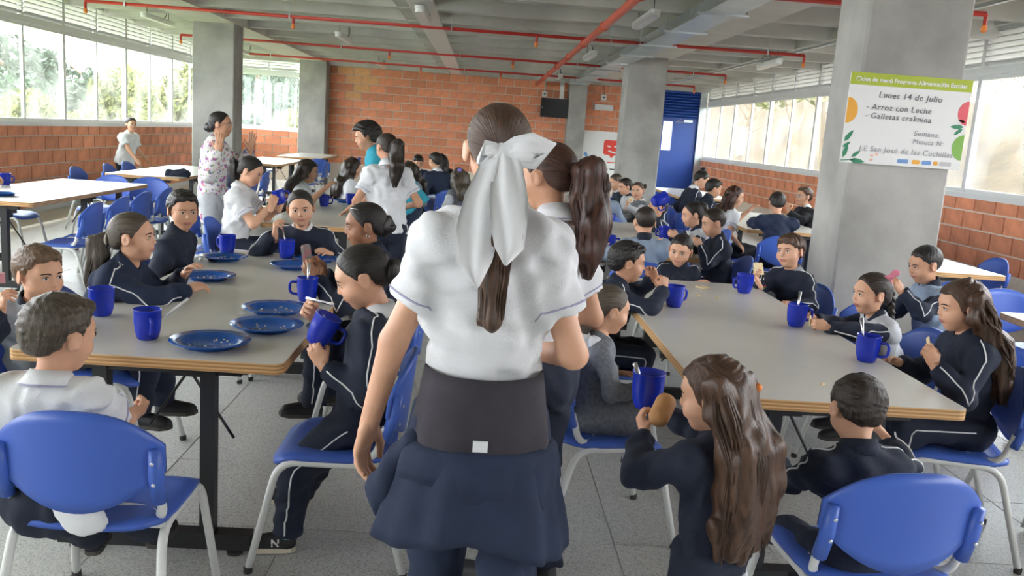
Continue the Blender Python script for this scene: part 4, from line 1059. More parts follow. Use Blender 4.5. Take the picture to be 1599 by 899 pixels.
    nm = {'jacket': 'jacket', 'sweater': 'sweater', 'polo': 'polo_shirt', 'dress': 'pinafore', 'blouse': 'blouse'}[top]
    tv, tf = surfnet(g, vz * 1.05); top_o = ob(nm, np_mesh(nm, tv, tf, [CL[tc]]), root)
    gs = g
    if two:
        gs = Sdf(); gs.warp = wn1
        for S_, E_, W_ in ((SL, EL, WL), (SRt, ER, WR)):
            q = Sdf(); q.warp = wn1; sleeve_ops(q, S_, E_, W_, True); sleeve_ops(gs, S_, E_, W_, True); v_, f_ = surfnet(q, vz * 1.05); ob('sleeve', np_mesh('sleeve', v_, f_, [CL[sc]]), top_o)
    # collar: a folded ring round the neck
    if collar:
        ax = nrm(HP - NB); x_ = nrm(rt - ax * (rt @ ax)); y_ = np.cross(ax, x_); mb = MB(); n = 26; r0 = nr * 1.22
        prof = ((r0 * 1.0, .030), (r0 * 1.10, .034), (r0 * 1.55, -.016), (r0 * 1.48, -.022), (r0 * 1.05, .010))
        if collar.startswith('stand'): prof = ((r0 * 1.03, .04), (r0 * 1.15, .044), (r0 * 1.38, -.02), (r0 * 1.28, -.022))
        base = NB + u * .027 * H; a0 = R_(14); rows = len(prof); vs = []
        for i in range(n + 1):
            a = PI / 2 + a0 + (2 * PI - 2 * a0) * i / n; dr = x_ * math.cos(a) + y_ * math.sin(a)
            fr = max(0, math.sin(a)); dip = -.030 * fr ** 2
            for r_, z_ in prof: vs.append(base + dr * r_ * (1 + .12 * fr) * (1.0 + .05 * (r_ > r0 * 1.2)) + ax * (z_ * H / 1.3 + dip))
        fs = []
        for i in range(n):
            for j in range(rows): fs.append((i * rows + j, (i + 1) * rows + j, (i + 1) * rows + (j + 1) % rows, i * rows + (j + 1) % rows))
        fs += [tuple(range(rows)), tuple(n * rows + j for j in range(rows - 1, -1, -1))]
        cm = CL[collar.replace('stand_', '')]; mb.add(vs, fs).build('collar', [cm], top_o, True)
        if top == 'polo' and lod == 0:
            mb2 = MB(); mb2.tube([Vector(vs[i * rows + 2]) * 1 for i in range(n + 1)], .0022, 5); mb2.build('collar_stripe', [CL['lilac']], top_o)
    if piping and full:
        for sg, S_, E_, W_ in ((-1, SL, EL, WL), (1, SRt, ER, WR)):
            out = nrm(rt * sg * .8 + u * .5); o2 = nrm(np.cross(nrm(E_ - S_), fw) * 1.0); o2 = o2 if o2 @ (rt * sg) > 0 else -o2
            el = nrm((E_ - S_) / np.linalg.norm(E_ - S_) - (W_ - E_) / np.linalg.norm(W_ - E_)) if np.linalg.norm(np.cross(E_ - S_, W_ - E_)) > 1e-5 else o2
            P = [NB + rt * sg * nr * 1.2 + u * .0] + [S_ + rt * sg * .01 + u * .05 * H]
            P += [S_ + (E_ - S_) * t + nrm(out * .7 + o2 * .4 - fw * .25) * .05 * H for t in (.2, .45, .7)] + [E_ + nrm(o2 * .5 + el * .7) * .05 * H]
            P += [E_ + (W_ - E_) * t + nrm(o2 + el * .3) * .045 * H for t in (.2, .45, .7, .9)]
            P = [Vector(p) for p in P]; Q = []
            for i in range(len(P) - 1):
                for t in (0, .25, .5, .75): Q.append(P[i].lerp(P[i + 1], t))
            Q.append(P[-1])
            src = g if (not two) else gs
            pr, nn = src.project(np.array([tuple(q) for q in Q])); ok = src(pr) < .004
            pts = [tuple(p + n_ * .001) for p, n_, o_ in zip(pr, nn, ok) if o_]
            if len(pts) > 4: MB().tube(pts, .0030 * (1 if lod < 2 else 1.3), 6).build('piping', [CL['white']], top_o, True)
    if top == 'polo':
        for S_, E_ in ((SL, EL), (SRt, ER)):
            ax = nrm(E_ - S_); Em = S_ + (E_ - S_) * .60; x_ = nrm(np.cross(ax, A3(.3, .2, .9))); y_ = np.cross(ax, x_); r_ = .0505 * H * girth
            for off, m_ in ((-.010, 'lilac'),) if lod < 2 else ():
                pr, nn = g.project(np.array([Em + ax * off * H + (x_ * math.cos(a) + y_ * math.sin(a)) * r_ for a in np.linspace(0, 2 * PI, 21)[:-1]]))
                MB().tube([tuple(p) for p in pr], .0032, 5, closed=True).build('sleeve_stripe', [CL[m_]], top_o)
    # --- trousers
    if legs:
        t_ = Sdf(); t_.warp = wrinkle(seed + 50, .005, .10)
        t_.ell(P0 + A3(0, -.01, 0), (.096 * H, .072 * H, .085 * H), k=.03)
        for HJ, K_, F_ in ((HL_, KL, FL), (HRt, KR, FR)):
            t_.cap(HJ, K_, (.068 if seat is not None else .060) * H * girth, .052 * H * girth, k=.05); t_.cap(K_, F_ + A3(0, 0, -.0), .052 * H * girth, .042 * H, k=.03, cut=(False, True))
        v_, f_ = surfnet(t_, vz * 1.15); tr_o = ob('trousers', np_mesh('trousers', v_, f_, [CL[pc]]), root)
        if piping and lod < 2:
            for sg, HJ, K_, F_ in ((-1, HL_, KL, FL), (1, HRt, KR, FR)):
                Q = []
                for a_, b_ in ((HJ, K_), (K_, F_)):
                    for t in np.linspace(.08, .95, 12): Q.append(a_ + (b_ - a_) * t + A3(sg * .06 * H, 0, .01))
                pr, nn = t_.project(np.array(Q)); MB().tube([tuple(p + n_ * .001) for p, n_ in zip(pr, nn)], .003, 6).build('piping', [CL['white']], tr_o, True)
        fl = .150 * H * 1.12
        for F_, K_, sg in ((FL, KL, 1), (FR, KR, -1)):
            fd = nrm(A3(-.12 * sg, 1, 0)); o = ob('shoe', SHOE[shoe][0], root, F_ - A3(0, 0, ah) , (0, 0, math.atan2(-fd[0], fd[1])), fl)
            ob('sole', SHOE[shoe][1], o)
    info = dict(root=root, HC=HC, hz=HC[2], loc=loc, RZ=RZ, W=wristf, SC=SC, P0=P0, HR=HR, hh=hh, top=top_o, u=u, fw=fw, rt=rt, H=H, g=g, E=(EL, ER), K=(KL, KR), F=(FL, FR), hob=hob, Mh=Mh)
    if seat is not None and chair_label:
        cd = R_(rz if chair_deg is None else chair_deg); o = loc + np.array([-math.sin(cd) * .07, math.cos(cd) * .07, 0]) + A3(chair_off[0], chair_off[1], 0)
        chair(o[0], o[1], math.degrees(cd), chair_label)
    return info

# ------------------------------------------------------------------ hair lengths
def strands(paths, r, n=6):
    V = []; F = []; U = []; o = 0
    for k, P in enumerate(paths):
        mb = MB(); m = len(P); mb.tube(P, [r * (1 - .75 * (i / (m - 1)) ** 2) for i in range(m)], n)
        f = [q for q in mb.f if len(q) == 4]; V += mb.v; F += [tuple(i + o for i in q) for q in f]
        U += [(k * 1.7 + j * .8, i * .25, k) for i in range(m) for j in range(n)]; o += len(mb.v)
    return np.array(V), np.array(F), np.array(U)
def mass(pts, rad, flat, lod, seed, fr=60, amp=.006, spread=None):
    s = Sdf(); s.warp = wrinkle(seed, amp, .05, (1, 1, .25))
    for i in range(len(pts) - 1): s.cap(pts[i], pts[i + 1], rad[i], rad[i + 1], k=.03, flat=flat)
    v, f = surfnet(s, (.008, .011, .017)[lod]); c = np.mean(pts, 0)
    return v, f, np.stack([np.arctan2(v[:, 0] - c[0], v[:, 1] - c[1]) * fr * .12 + v[:, 0] * fr, v[:, 2] * 10, v[:, 1] * fr], 1)
def tail_pony(length=.22, r=.035, tie=(0, -.46, .05), out=.05, seed=1, blunt=.25, wave=0):
    def f(e, lod):
        HC, HR, hh = e['HC'], e['HR'], e['hh']; a = HC + HR @ (A3(*tie) * hh); bk = HR @ A3(0, -1, 0); dn = A3(0, 0, -1)
        P = [a - bk * .01, a + bk * out + dn * .01] + [a + bk * (out * (1 - .45 * t)) + dn * length * t + e['rt'] * wave * math.sin(t * 6) for t in (.25, .5, .75, 1)]
        R = [r * .55, r * .95, r * 1.1, r, r * max(.8, blunt), r * blunt]
        for j in range(1, len(P)):
            if P[j][2] < e['SC'][2] + .05: P[j] = P[j] - e['fw'] * max(0, .072 * e['H'] + R[j] * .6 - (e['SC'] - P[j]) @ e['fw'])
        out_ = [mass(P, R, None, lod, seed)]
        if lod < 2:
            rg = random.Random(seed); ps = []
            for i in range(44):
                a_ = rg.random() * 6.28; rr = .9 + .2 * rg.random(); k = rg.random() * .4
                ps.append([tuple(P[j] + (e['rt'] * math.cos(a_ + k * j * .3) + bk * math.sin(a_ + k * j * .3)) * R[j] * rr) for j in range(1, len(P))])
            out_.append(strands(ps, .0034))
        return out_
    return f
def tail_bun(r=.045, tie=(0, -.47, .12)):
    def f(e, lod):
        a = e['HC'] + e['HR'] @ (A3(*tie) * e['hh']); return [mass([a, a + A3(0, 0, .004)], [r, r * .9], None, lod, 5, fr=50)]
    return f
def tail_long(length=.40, w=.085, curl=0, seed=3, front=True, n=46):
    def f(e, lod):
        HC, HR, hh = e['HC'], e['HR'], e['hh']; bk = HR @ A3(0, -1, 0); rt = HR @ A3(1, 0, 0); fwb = e['fw']; dn = A3(0, 0, -1)
        def clear(q, r):
            return q - fwb * max(0, .078 * e['H'] + r * .35 - (e['SC'] - q) @ fwb) if q[2] < e['SC'][2] + .03 else q
        def lock(a0, sx, k):     # one lock from the crown over the head and down the back
            P = [HC + HR @ (A3(sx * .10, -.05, .47) * hh), HC + HR @ (A3(sx * .37, -.10 - .12 * k, .18) * hh), HC + HR @ (A3(sx * .40, -.12 - .22 * k, -.18) * hh)]
            for t in (.25, .5, .75, 1): P.append(clear(HC + HR @ (A3(sx * .36, -.20 - .25 * k, -.25) * hh) + dn * length * t + rt * sx * (w - .36 * hh) * .6 * t, .03))
            return P
        back = [HC + HR @ (A3(0, -.15, .40) * hh), HC + HR @ (A3(0, -.40, .05) * hh), HC + HR @ (A3(0, -.42, -.25) * hh)] + [clear(HC + HR @ (A3(0, -.40, -.25) * hh) + dn * length * t, .03) for t in (.25, .5, .75, 1)]
        RB = [.16 * hh, .30 * hh, .36 * hh, w * 1.0, w * 1.0, w * .9, w * .5]; RL = [.05 * hh, .10 * hh, .14 * hh, .15 * hh, .15 * hh, .13 * hh, .06 * hh]
        fl = (nrm(bk * A3(1, 1, 0)), .48); locks = [lock(0, sx, k) for sx in (-1, 1) for k in ((0, 1) if front else (1,))]
        s = Sdf(); s.warp = wrinkle(seed, .006, .045, (1, 1, .22))
        for i in range(len(back) - 1): s.cap(back[i], back[i + 1], RB[i], RB[i + 1], k=.03, flat=fl)
        for P in locks:
            for i in range(len(P) - 1): s.cap(P[i], P[i + 1], RL[i], RL[i + 1], k=.03)
        v, fc = surfnet(s, (.008, .011, .017)[lod]); c = np.mean(back, 0); q = v - c
        uv = np.stack([(q @ rt) * 70, v[:, 2] * 9, (q @ bk) * 40], 1); out_ = [(v, fc, uv)]
        if lod < 2:
            rg = random.Random(seed); ps = []
            def run(P, R, x, flat_, o0):
                ph = rg.random() * 6.28; L = .82 + rg.random() * .22; q = []; m = 14
                for j in range(m):
                    t = j / (m - 1) * L * (len(P) - 1); k = min(int(t), len(P) - 2); fr = t - k; c0 = P[k] + (P[k + 1] - P[k]) * fr; rr = R[k] + (R[k + 1] - R[k]) * min(fr, 1)
                    cv = (curl * math.sin(j * 1.5 + ph) + .004 * math.sin(j * .8 + ph * 2)) * (j > 3)
                    q.append(tuple(c0 + rt * (x * rr + cv) + (bk * math.sqrt(max(0, 1 - x * x)) + rt * o0 * .6) * (rr * flat_ + .001 + abs(cv) * .3)))
                return q
            for i in range(n): ps.append(run(back, RB, rg.random() * 2 - 1, .48, 0))
            for li, P in enumerate(locks):
                sx = -1 if li < len(locks) // 2 else 1
                for i in range(n // 4): ps.append(run(P, RL, rg.random() * 2 - 1, .9, sx))
            out_.append(strands(ps, .0036 if curl < .01 else .006, 5))
        return out_
    return f
def both(*fs):
    return lambda e, lod: sum((f(e, lod) for f in fs), [])
def braid(tie, length, r, seed=1, drop=(0, 0)):
    def f(e, lod):
        a = e['HC'] + e['HR'] @ (A3(*tie) * e['hh']); V = []; out_ = []
        for k in range(3):
            P = []
            for j in range(25):
                t = j / 24; th = t * length / r * 1.3 + k * 2.09
                P.append(tuple(a + A3(drop[0] * t, drop[1] * t, -length * t) + e['rt'] * math.sin(th) * r * .55 + e['fw'] * math.sin(2 * th) * r * .3))
            V.append(P)
        return [strands(V, r * .6)]
    return f

# ------------------------------------------------------------------ cups, plates, food
def mug_meshes():
    b = MB().lathe([(.030, 0), (.036, .004), (.044, .03), (.048, .07), (.0485, .108), (.0505, .112), (.0475, .112), (.0455, .07), (.041, .03), (.030, .008)], 28).mesh('mug', [M_CUP], True)
    h = MB().tube(round_path([(.045, 0, .088), (.082, 0, .088), (.080, 0, .035), (.043, 0, .030)], .02, 4), [.0065] * 12, 8).mesh('handle', [M_CUP], True)
    l = MB().lathe([(.0005, .078), (.046, .078), (.046, .080), (.0005, .080)], 24).mesh('drink', [mat('rice_milk', (.62, .52, .40), .4)], True)
    return b, h, l
MUG = mug_meshes()
def fix_handle():
    pass
def mug(x, y, z, label, hdeg=0, rot=None, sc=1, group='blue plastic mugs'):
    o = tag(ob('mug', MUG[0], None, (x, y, z), rot if rot is not None else (0, 0, R_(hdeg)), sc), label, 'mug', group)
    ob('handle', MUG[1], o); ob('drink', MUG[2], o); return o
PLATE = (MB().lathe([(.085, 0), (.092, .002), (.100, .016), (.140, .024), (.141, .027), (.100, .021), (.090, .007), (.0005, .006)], 36).mesh('plate', [M_PLATE], True),)
def plate(x, y, label, crumbs=0, sc=1, seed=1, z=.7505):
    o = tag(ob('plate', PLATE[0], None, (x, y, z), 0, sc), label, 'plate', 'blue melamine plates')
    if crumbs:
        rg = random.Random(seed); m = MB()
        for i in range(crumbs // 2):
            a = rg.random() * 6.28; r = .075 * math.sqrt(rg.random()); s_ = .0015 + .0025 * rg.random()
            m.cbox((r * math.cos(a), r * math.sin(a), .009), (s_ * 2, s_ * 1.4, s_), 0, None)
        c_ = m.build('crumbs', [mat('crumb', (.70, .62, .48), .8)], o); c_['kind'] = 'stuff'
    return o
M_STEEL = mat('steel', (.55, .56, .58), .25, metal=.9); M_PLASTICW = mat('white_plastic', (.80, .80, .80), .4); M_CRACK = mat('cracker', (.76, .62, .36), .8, noise=.12, nscale=60)
def spoon(a, b, label, m=None, w_=.0045):
    a = Vector(a); b = Vector(b); mb = MB().tube([a, a.lerp(b, .5), b], [w_ * .7, w_ * .8, w_ * 1.3], 6)
    o = mb.build('spoon', [m or M_STEEL], smooth=True); d = (a - b).normalized()
    bowl = MB().sphere((0, 0, 0), .014, 10, 6, 0, (.7, 1.2, .35)); q = bowl.build('spoon_bowl', [m or M_STEEL], o, True, tuple(a)); q.rotation_euler = d.to_track_quat('Y', 'Z').to_euler()
    return tag(o, label, 'spoon', 'spoons')
def cracker(p, rot, label, sc=1):
    m = MB().prism(round_rect(-.03, -.03, .03, .03, .006), -.003, .003)
    for i in range(3):
        for j in range(3): m.cbox((-.018 + i * .018, -.018 + j * .018, .0032), (.003, .003, .0008))
    o = m.build('cracker', [M_CRACK]); o.location = p; o.rotation_euler = [R_(r) for r in rot]; o.scale = (sc,) * 3
    return tag(o, label, 'cracker', 'crackers')
ZT = .7503
mug(-1.17, 3.10, ZT, 'blue mug holding a white plastic spoon, alone at the table corner', -60)
spoon((-1.165, 3.10, .79), (-1.03, 3.115, .905), 'white plastic spoon leaning in the corner mug', M_PLASTICW, .005)
mug(-1.47, 3.42, ZT, 'blue mug without spoon between the two boys at the table corner', 100)
mug(-.76, 3.93, ZT, 'blue mug with upright steel spoon beside the eating girl', 180)
spoon((-.765, 3.93, .78), (-.755, 3.935, .93), 'steel spoon standing in the mug beside the eating girl', None, .006)
mug(-1.12, 5.13, ZT, 'blue mug under the raised hand of the girl facing the viewer', 90)
spoon((-1.12, 5.13, .80), (-1.15, 5.14, .93), 'spoon in the raised hand of the girl facing the viewer')
mug(-1.48, 5.17, ZT, 'blue mug beside the far plate at the table end', 150)
plate(-.93, 3.05, 'blue plate closest to the viewer with rice crumbs', 40, 1, 1)
plate(-.80, 3.345, 'blue plate in the middle of the three near the table edge', 25, 1, 2)
plate(-.84, 3.66, 'blue plate beside the mug with the steel spoon', 20, 1, 3)
plate(-1.33, 4.32, 'blue plate partly hidden by the ponytail girl sleeve', 40, .95, 4)
plate(-1.43, 4.93, 'blue plate with leftover rice before the dark-haired boy', 60, .95, 5)
plate(-1.0, 4.80, 'blue plate before the girl with the hairclip', 0, .95, 6)
plate(-.93, 5.08, 'blue plate at the table end beside the raised-hand mug', 0, .95, 7)
mug(1.58, 4.93, ZT, 'bright blue mug beside the boy with the emblem jacket', 200)
mug(1.57, 4.05, ZT, 'blue mug with steel spoon before the girl with the pink bow', 10)
spoon((1.57, 4.05, .78), (1.575, 4.06, .92), 'steel spoon in the mug before the pink bow girl', None, .006)
mug(1.64, 3.42, ZT, 'blue mug with steel spoon beside the long-haired girl', -40)
spoon((1.63, 3.42, .78), (1.60, 3.43, .93), 'steel spoon in the mug beside the long-haired girl', None, .006)
cracker((1.36, 5.02, .754), (0, 0, 25), 'cracker lying on the table near its end', 1.1)
for i, (x, y) in enumerate(((1.26, 4.73), (1.36, 4.70), (1.30, 3.02))):
    tag(MB().cbox((0, 0, .003), (.022 - .006 * i, .012, .006)).box((-.006, -.008, 0), (.004, .009, .004)).build('crumb', [M_CRACK], None, False, (x, y, ZT), i), ('larger cracker crumb on the table', 'small cracker crumb beside the larger one', 'tiny crumb at the table front edge')[i], 'crumb', 'crumbs')
mug(1.03, 7.68, ZT, 'blue mug farther back of the overlapping pair behind the walking girl', 30)
mug(1.05, 7.20, ZT, 'blue mug in front of the overlapping pair behind the walking girl', 20)
mug(1.30, 8.70, ZT, 'blue mug at the end of the table before the small child in grey', 0)
mug(-1.49, 8.41, ZT, 'blue mug before the long-haired girl reaching out', 0)
mug(-1.28, 8.72, ZT, 'blue mug beside the bending adult in turquoise', 0)
plate(-1.36, 8.95, 'blue plate at the end of the table with the bending adult', 0, .9, 8)
gl = MB().lathe([(.030, 0), (.036, .10), (.034, .10), (.029, .004)], 20).build('clear_cup', [GLASS], None, True, (-1.18, 7.79, ZT)); tag(gl, 'clear plastic cup standing before the girl in the white polo', 'cup')
mug(-4.50, 8.42, ZT, 'blue mug on the glaring table at the picture edge', 0)
plate(-4.05, 7.52, 'blue plate on the glaring table at the picture edge', 0, 1, 9)
bag = Sdf().cap((-.1, 0, .04), (.1, .02, .05), .06, .05, k=.03).cap((0, 0, .06), (.05, .05, .11), .04, .02, k=.03); bag.warp = wrinkle(4, .006, .06)
v_, f_ = surfnet(bag, .012); tag(ob('bag', np_mesh('bag', v_, f_, [CL['navy']]), None, (-3.75, 10.95, .735)), 'small dark bag lying on the sunlit table beside the floral blouse', 'bag')

def hold(i, sd_):      # where thumb and finger meet, in room coordinates
    W_, Mx, hl = i['W'][sd_]; p = W_ + Mx @ (A3(sd_ * -.13, .60, -.34) * hl); return tuple(i['loc'] + i['RZ'] @ p)
# ------------------------------------------------------------------ people at the near table
NV = 'navy'
p1 = person('boy in white polo with tousled brown hair in the near blue chair, seen from behind', (-1.155, 2.42), 0, 1.08, seat=.44, lean=2, zadj=-.065, head=(-32, -6, 0), hair='short', hc='ash', hh=.222, top='polo', tc='white', collar='white', pc=NV, lod=0,
       LH=('w', -1.30, 2.85, .79), RH=('w', -1.04, 2.72, .62), feet=(('w', -1.22, 2.86, .06), ('w', -.99, 2.93, .06)), chair_label='blue chair of the boy in the white polo, backrest toward the viewer', chair_off=(.125, .05), piping=True, sho=1.1, Rhand=('fist', (0, -1, .2)))
def shirt_tail(i):
    P0, H = i['P0'], i['H']; s = Sdf(); s.warp = wrinkle(9, .004, .07)
    s.cap(P0 + A3(.11, -.085, .07), P0 + A3(.13, -.11, .015), .09, .065, k=.02, flat=(A3(0, 1, 0), .25)); v, f = surfnet(s, .009)
    ob('shirt_tail', np_mesh('shirt_tail', v, f, [CL['white']]), i['top'])
shirt_tail(p1)
p2 = person('small boy with light brown hair looking over the near boy at the table corner', (-1.585, 3.17), -140, 1.0, seat=.44, lean=6, head=(22, -4, 0), hair='short', hc='light', face='round', tc='grey', sc=NV, lod=0, collar='stand_navy',
       RH=('w', -1.66, 3.06, .87), LH=('w', -1.50, 3.05, .70), Rhand=('pinch', (.3, .3, 0), (.2, -.2, 1)), chair_label='blue chair of the small boy at the table corner', chair_deg=-90, Rp=(.5, 0, -1))
ob('held_pouch', MB().cbox((0, 0, 0), (.05, .02, .035)).mesh('held_pouch', [mat('pink_wrap', (.6, .25, .28), .5)]), None, (-1.66, 3.03, .955), .5); tag(bpy.data.objects['held_pouch'], 'pinkish wrapper in the hand of the small boy at the corner', 'wrapper')
tl3 = tail_pony(.26, .036, (0, -.50, -.06), .05, 31)
p3 = person('girl with long light ponytail leaning on her crossed arms at the table', (-1.50, 3.82), -90, 1.22, seat=.44, lean=24, head=(4, 4, 0), hair='pulled', hc='ash', tail=tl3, tc='navy2', lod=0, collar='stand_navy2',
       LH=('w', -1.31, 3.98, .86), RH=('w', -1.24, 3.86, .80), Lhand=('relax', (.3, 0, -1)), Rp=(.7, .6, -.5), Lp=(-.6, .7, -.5), chair_label='blue chair of the girl with the light ponytail')
def ring_at(i, tie, r, m, name, off=.0, rr=.008, tilt=(0, -1, .1)):
    a = i['HC'] + i['HR'] @ (A3(*tie) * i['hh']); ax = nrm(i['HR'] @ A3(*tilt)); x_ = nrm(np.cross(ax, A3(.1, .2, 1))); y_ = np.cross(ax, x_)
    MB().tube([tuple(a + (x_ * math.cos(t) + y_ * math.sin(t)) * r) for t in np.linspace(0, 2 * PI, 15)[:-1]], rr, 6, closed=True).build(name, [m], i['root'], True)
ring_at(p3, (0, -.53, -.05), .024, mat('hair_tie_pale', (.6, .55, .45), .6), 'hair_tie')
person('dark-haired boy in navy jacket looking toward the viewer, behind the ponytail girl', (-1.60, 4.75), -90, 1.20, seat=.44, lean=8, head=(-52, -4, 0), hair='short', hc='black', sk='mid', lod=0, collar='stand_navy', piping=False, chair_label='blue chair of the dark-haired boy behind the ponytail girl')
person('girl in navy jacket facing the viewer with one hand raised over her mug', (-1.075, 5.28), 180, 1.22, seat=.44, lean=12, head=(10, -6, 6), hair='pulled', hc='black', tail=tail_bun(.04), sk='light', face='round', lod=0, collar='white', RH=('w', -1.19, 5.12, .93), LH=('w', -.90, 5.22, .79),
       Rhand=('pinch', (.7, .3, -.2), (0, -.3, 1)), Rp=(.9, .3, -.8), chair_label='blue chair at the table end of the girl facing the viewer')
p6 = person('girl with hairclip and earring, dark skin, sitting in profile at the table', (-.54, 4.15), 90, 1.33, seat=.44, lean=10, head=(12, -6, 0), hair='pulled', hc='black', tail=tail_bun(.05, (0, -.45, -.02)), sk='brown', lod=0, tc=NV, collar='stand_navy', piping=True, LH=('w', -.77, 4.02, .88), RH=('w', -.76, 4.16, .88),
       Lhand=('grip', (0, 1, 0), (-.5, 0, .8)), Rhand=('grip', (0, -1, 0), (-.5, 0, .8)), chair_label='blue chair of the girl with the hairclip')
p6['hob']('earring', MB().tube([(-.375 + .0 * a, -.03 + .035 * math.sin(a), -.19 + .035 * math.cos(a)) for a in np.linspace(0, 2 * PI, 13)[:-1]], .007, 6, closed=True).mesh('earring', [M_STEEL], True))
p6['hob']('hairclip', MB().tube([(-.17, .30, .42), (-.22, .22, .42), (-.27, .13, .39)], .012, 6).mesh('hairclip', [M_STEEL], True))
pk = MB().prism(round_rect(-.03, -.045, .03, .045, .012), -.008, .008).build('snack_pouch', [mat('pouch', (.05, .16, .12), .35, noise=.5, nscale=20, col2=(.35, .05, .08))]); pk.location = (-.80, 4.09, .945); pk.rotation_euler = (R_(80), 0, R_(70)); tag(pk, 'dark green snack pouch held by the girl with the hairclip', 'pouch')

# the eating girl
p7 = person('girl in navy tracksuit with white piping eating from a blue mug, seen in profile', (-.40, 3.06), 90, 1.20, seat=.44, lean=-8, head=(6, -22, 0), hh=.222, hair='pulled', hc='black', tail=tail_bun(.05, (0, -.46, -.06)), sk='light', face='round', lod=0, shoe='sneaker', pc=NV,
       LH=('w', -.53, 2.94, .775), RH=('w', -.60, 3.12, .885), Lhand=('grip', (0, 1, -.1), (-.55, .1, .9)), Rhand=('pinch', (.8, 0, -.5), (-.5, -.4, .55)), feet=(('w', -.63, 3.0, .06), ('w', -.66, 3.36, .06)), Lp=(-.3, -.9, -.8), Rp=(.4, -.7, -.8), chair_label='blue chair of the eating girl, side frame toward the viewer', girth=1.06)
m7 = mug(-.545, 2.99, .80, 'blue mug tilted at the mouth of the eating girl', 0, (R_(0), R_(24), 0))
spoon((-.50, 3.02, .94), (-.60, 3.09, .94), 'white spoon held by the eating girl', M_PLASTICW)
for F_, sg in ((p7['F'][0], 1), (p7['F'][1], -1)):
    ob('sock', MB().lathe([(.030, -.02), (.031, .012), (.033, .022)], 16).mesh('sock', [CL['sock']], True), p7['root'], tuple(F_ + A3(0, .0, .006)))
sh = [o for o in p7['root'].children if o.name.startswith('shoe')]
for o in sh:
    for sx in (-1, 1):
        t_ = text('N', .0, .14, .20, mat('shoe_logo', (.75, .75, .75), .4), o, 'shoe_letter', 0, bold=.006); t_.rotation_euler = (PI / 2, 0, sx * PI / 2); t_.location = (sx * .152, .12 if sx > 0 else .27, .13)
    MB().tube([(-.07, .30, .27), (.07, .34, .26)], .012, 5).tube([(.07, .28, .28), (-.07, .38, .25)], .012, 5).tube([(-.08, .22, .31), (.08, .25, .30)], .012, 5).build('lace', [M_SOLEK], o)
# printed line on the trouser leg
tx = text('INSTITUCION EDUCATIVA', 0, 0, .016, CL['white'], p7['root'], 'trouser_print', bold=.0004)
k0 = p7['P0'] + A3(.058 * 1.24, 0, 0); k1 = p7['K'][1]; d_ = Vector(k1 - k0).normalized(); xx = d_; zz = Vector((.0, .1, 1)); yy_ = zz.cross(xx).normalized(); zz = xx.cross(yy_)
q_ = Vector(k0).lerp(Vector(k1), .35) + Vector((.0, 0, .076)); M_ = Matrix((xx, -yy_ * -1, zz)).transposed().to_4x4(); M_.translation = q_; tx.matrix_local = M_

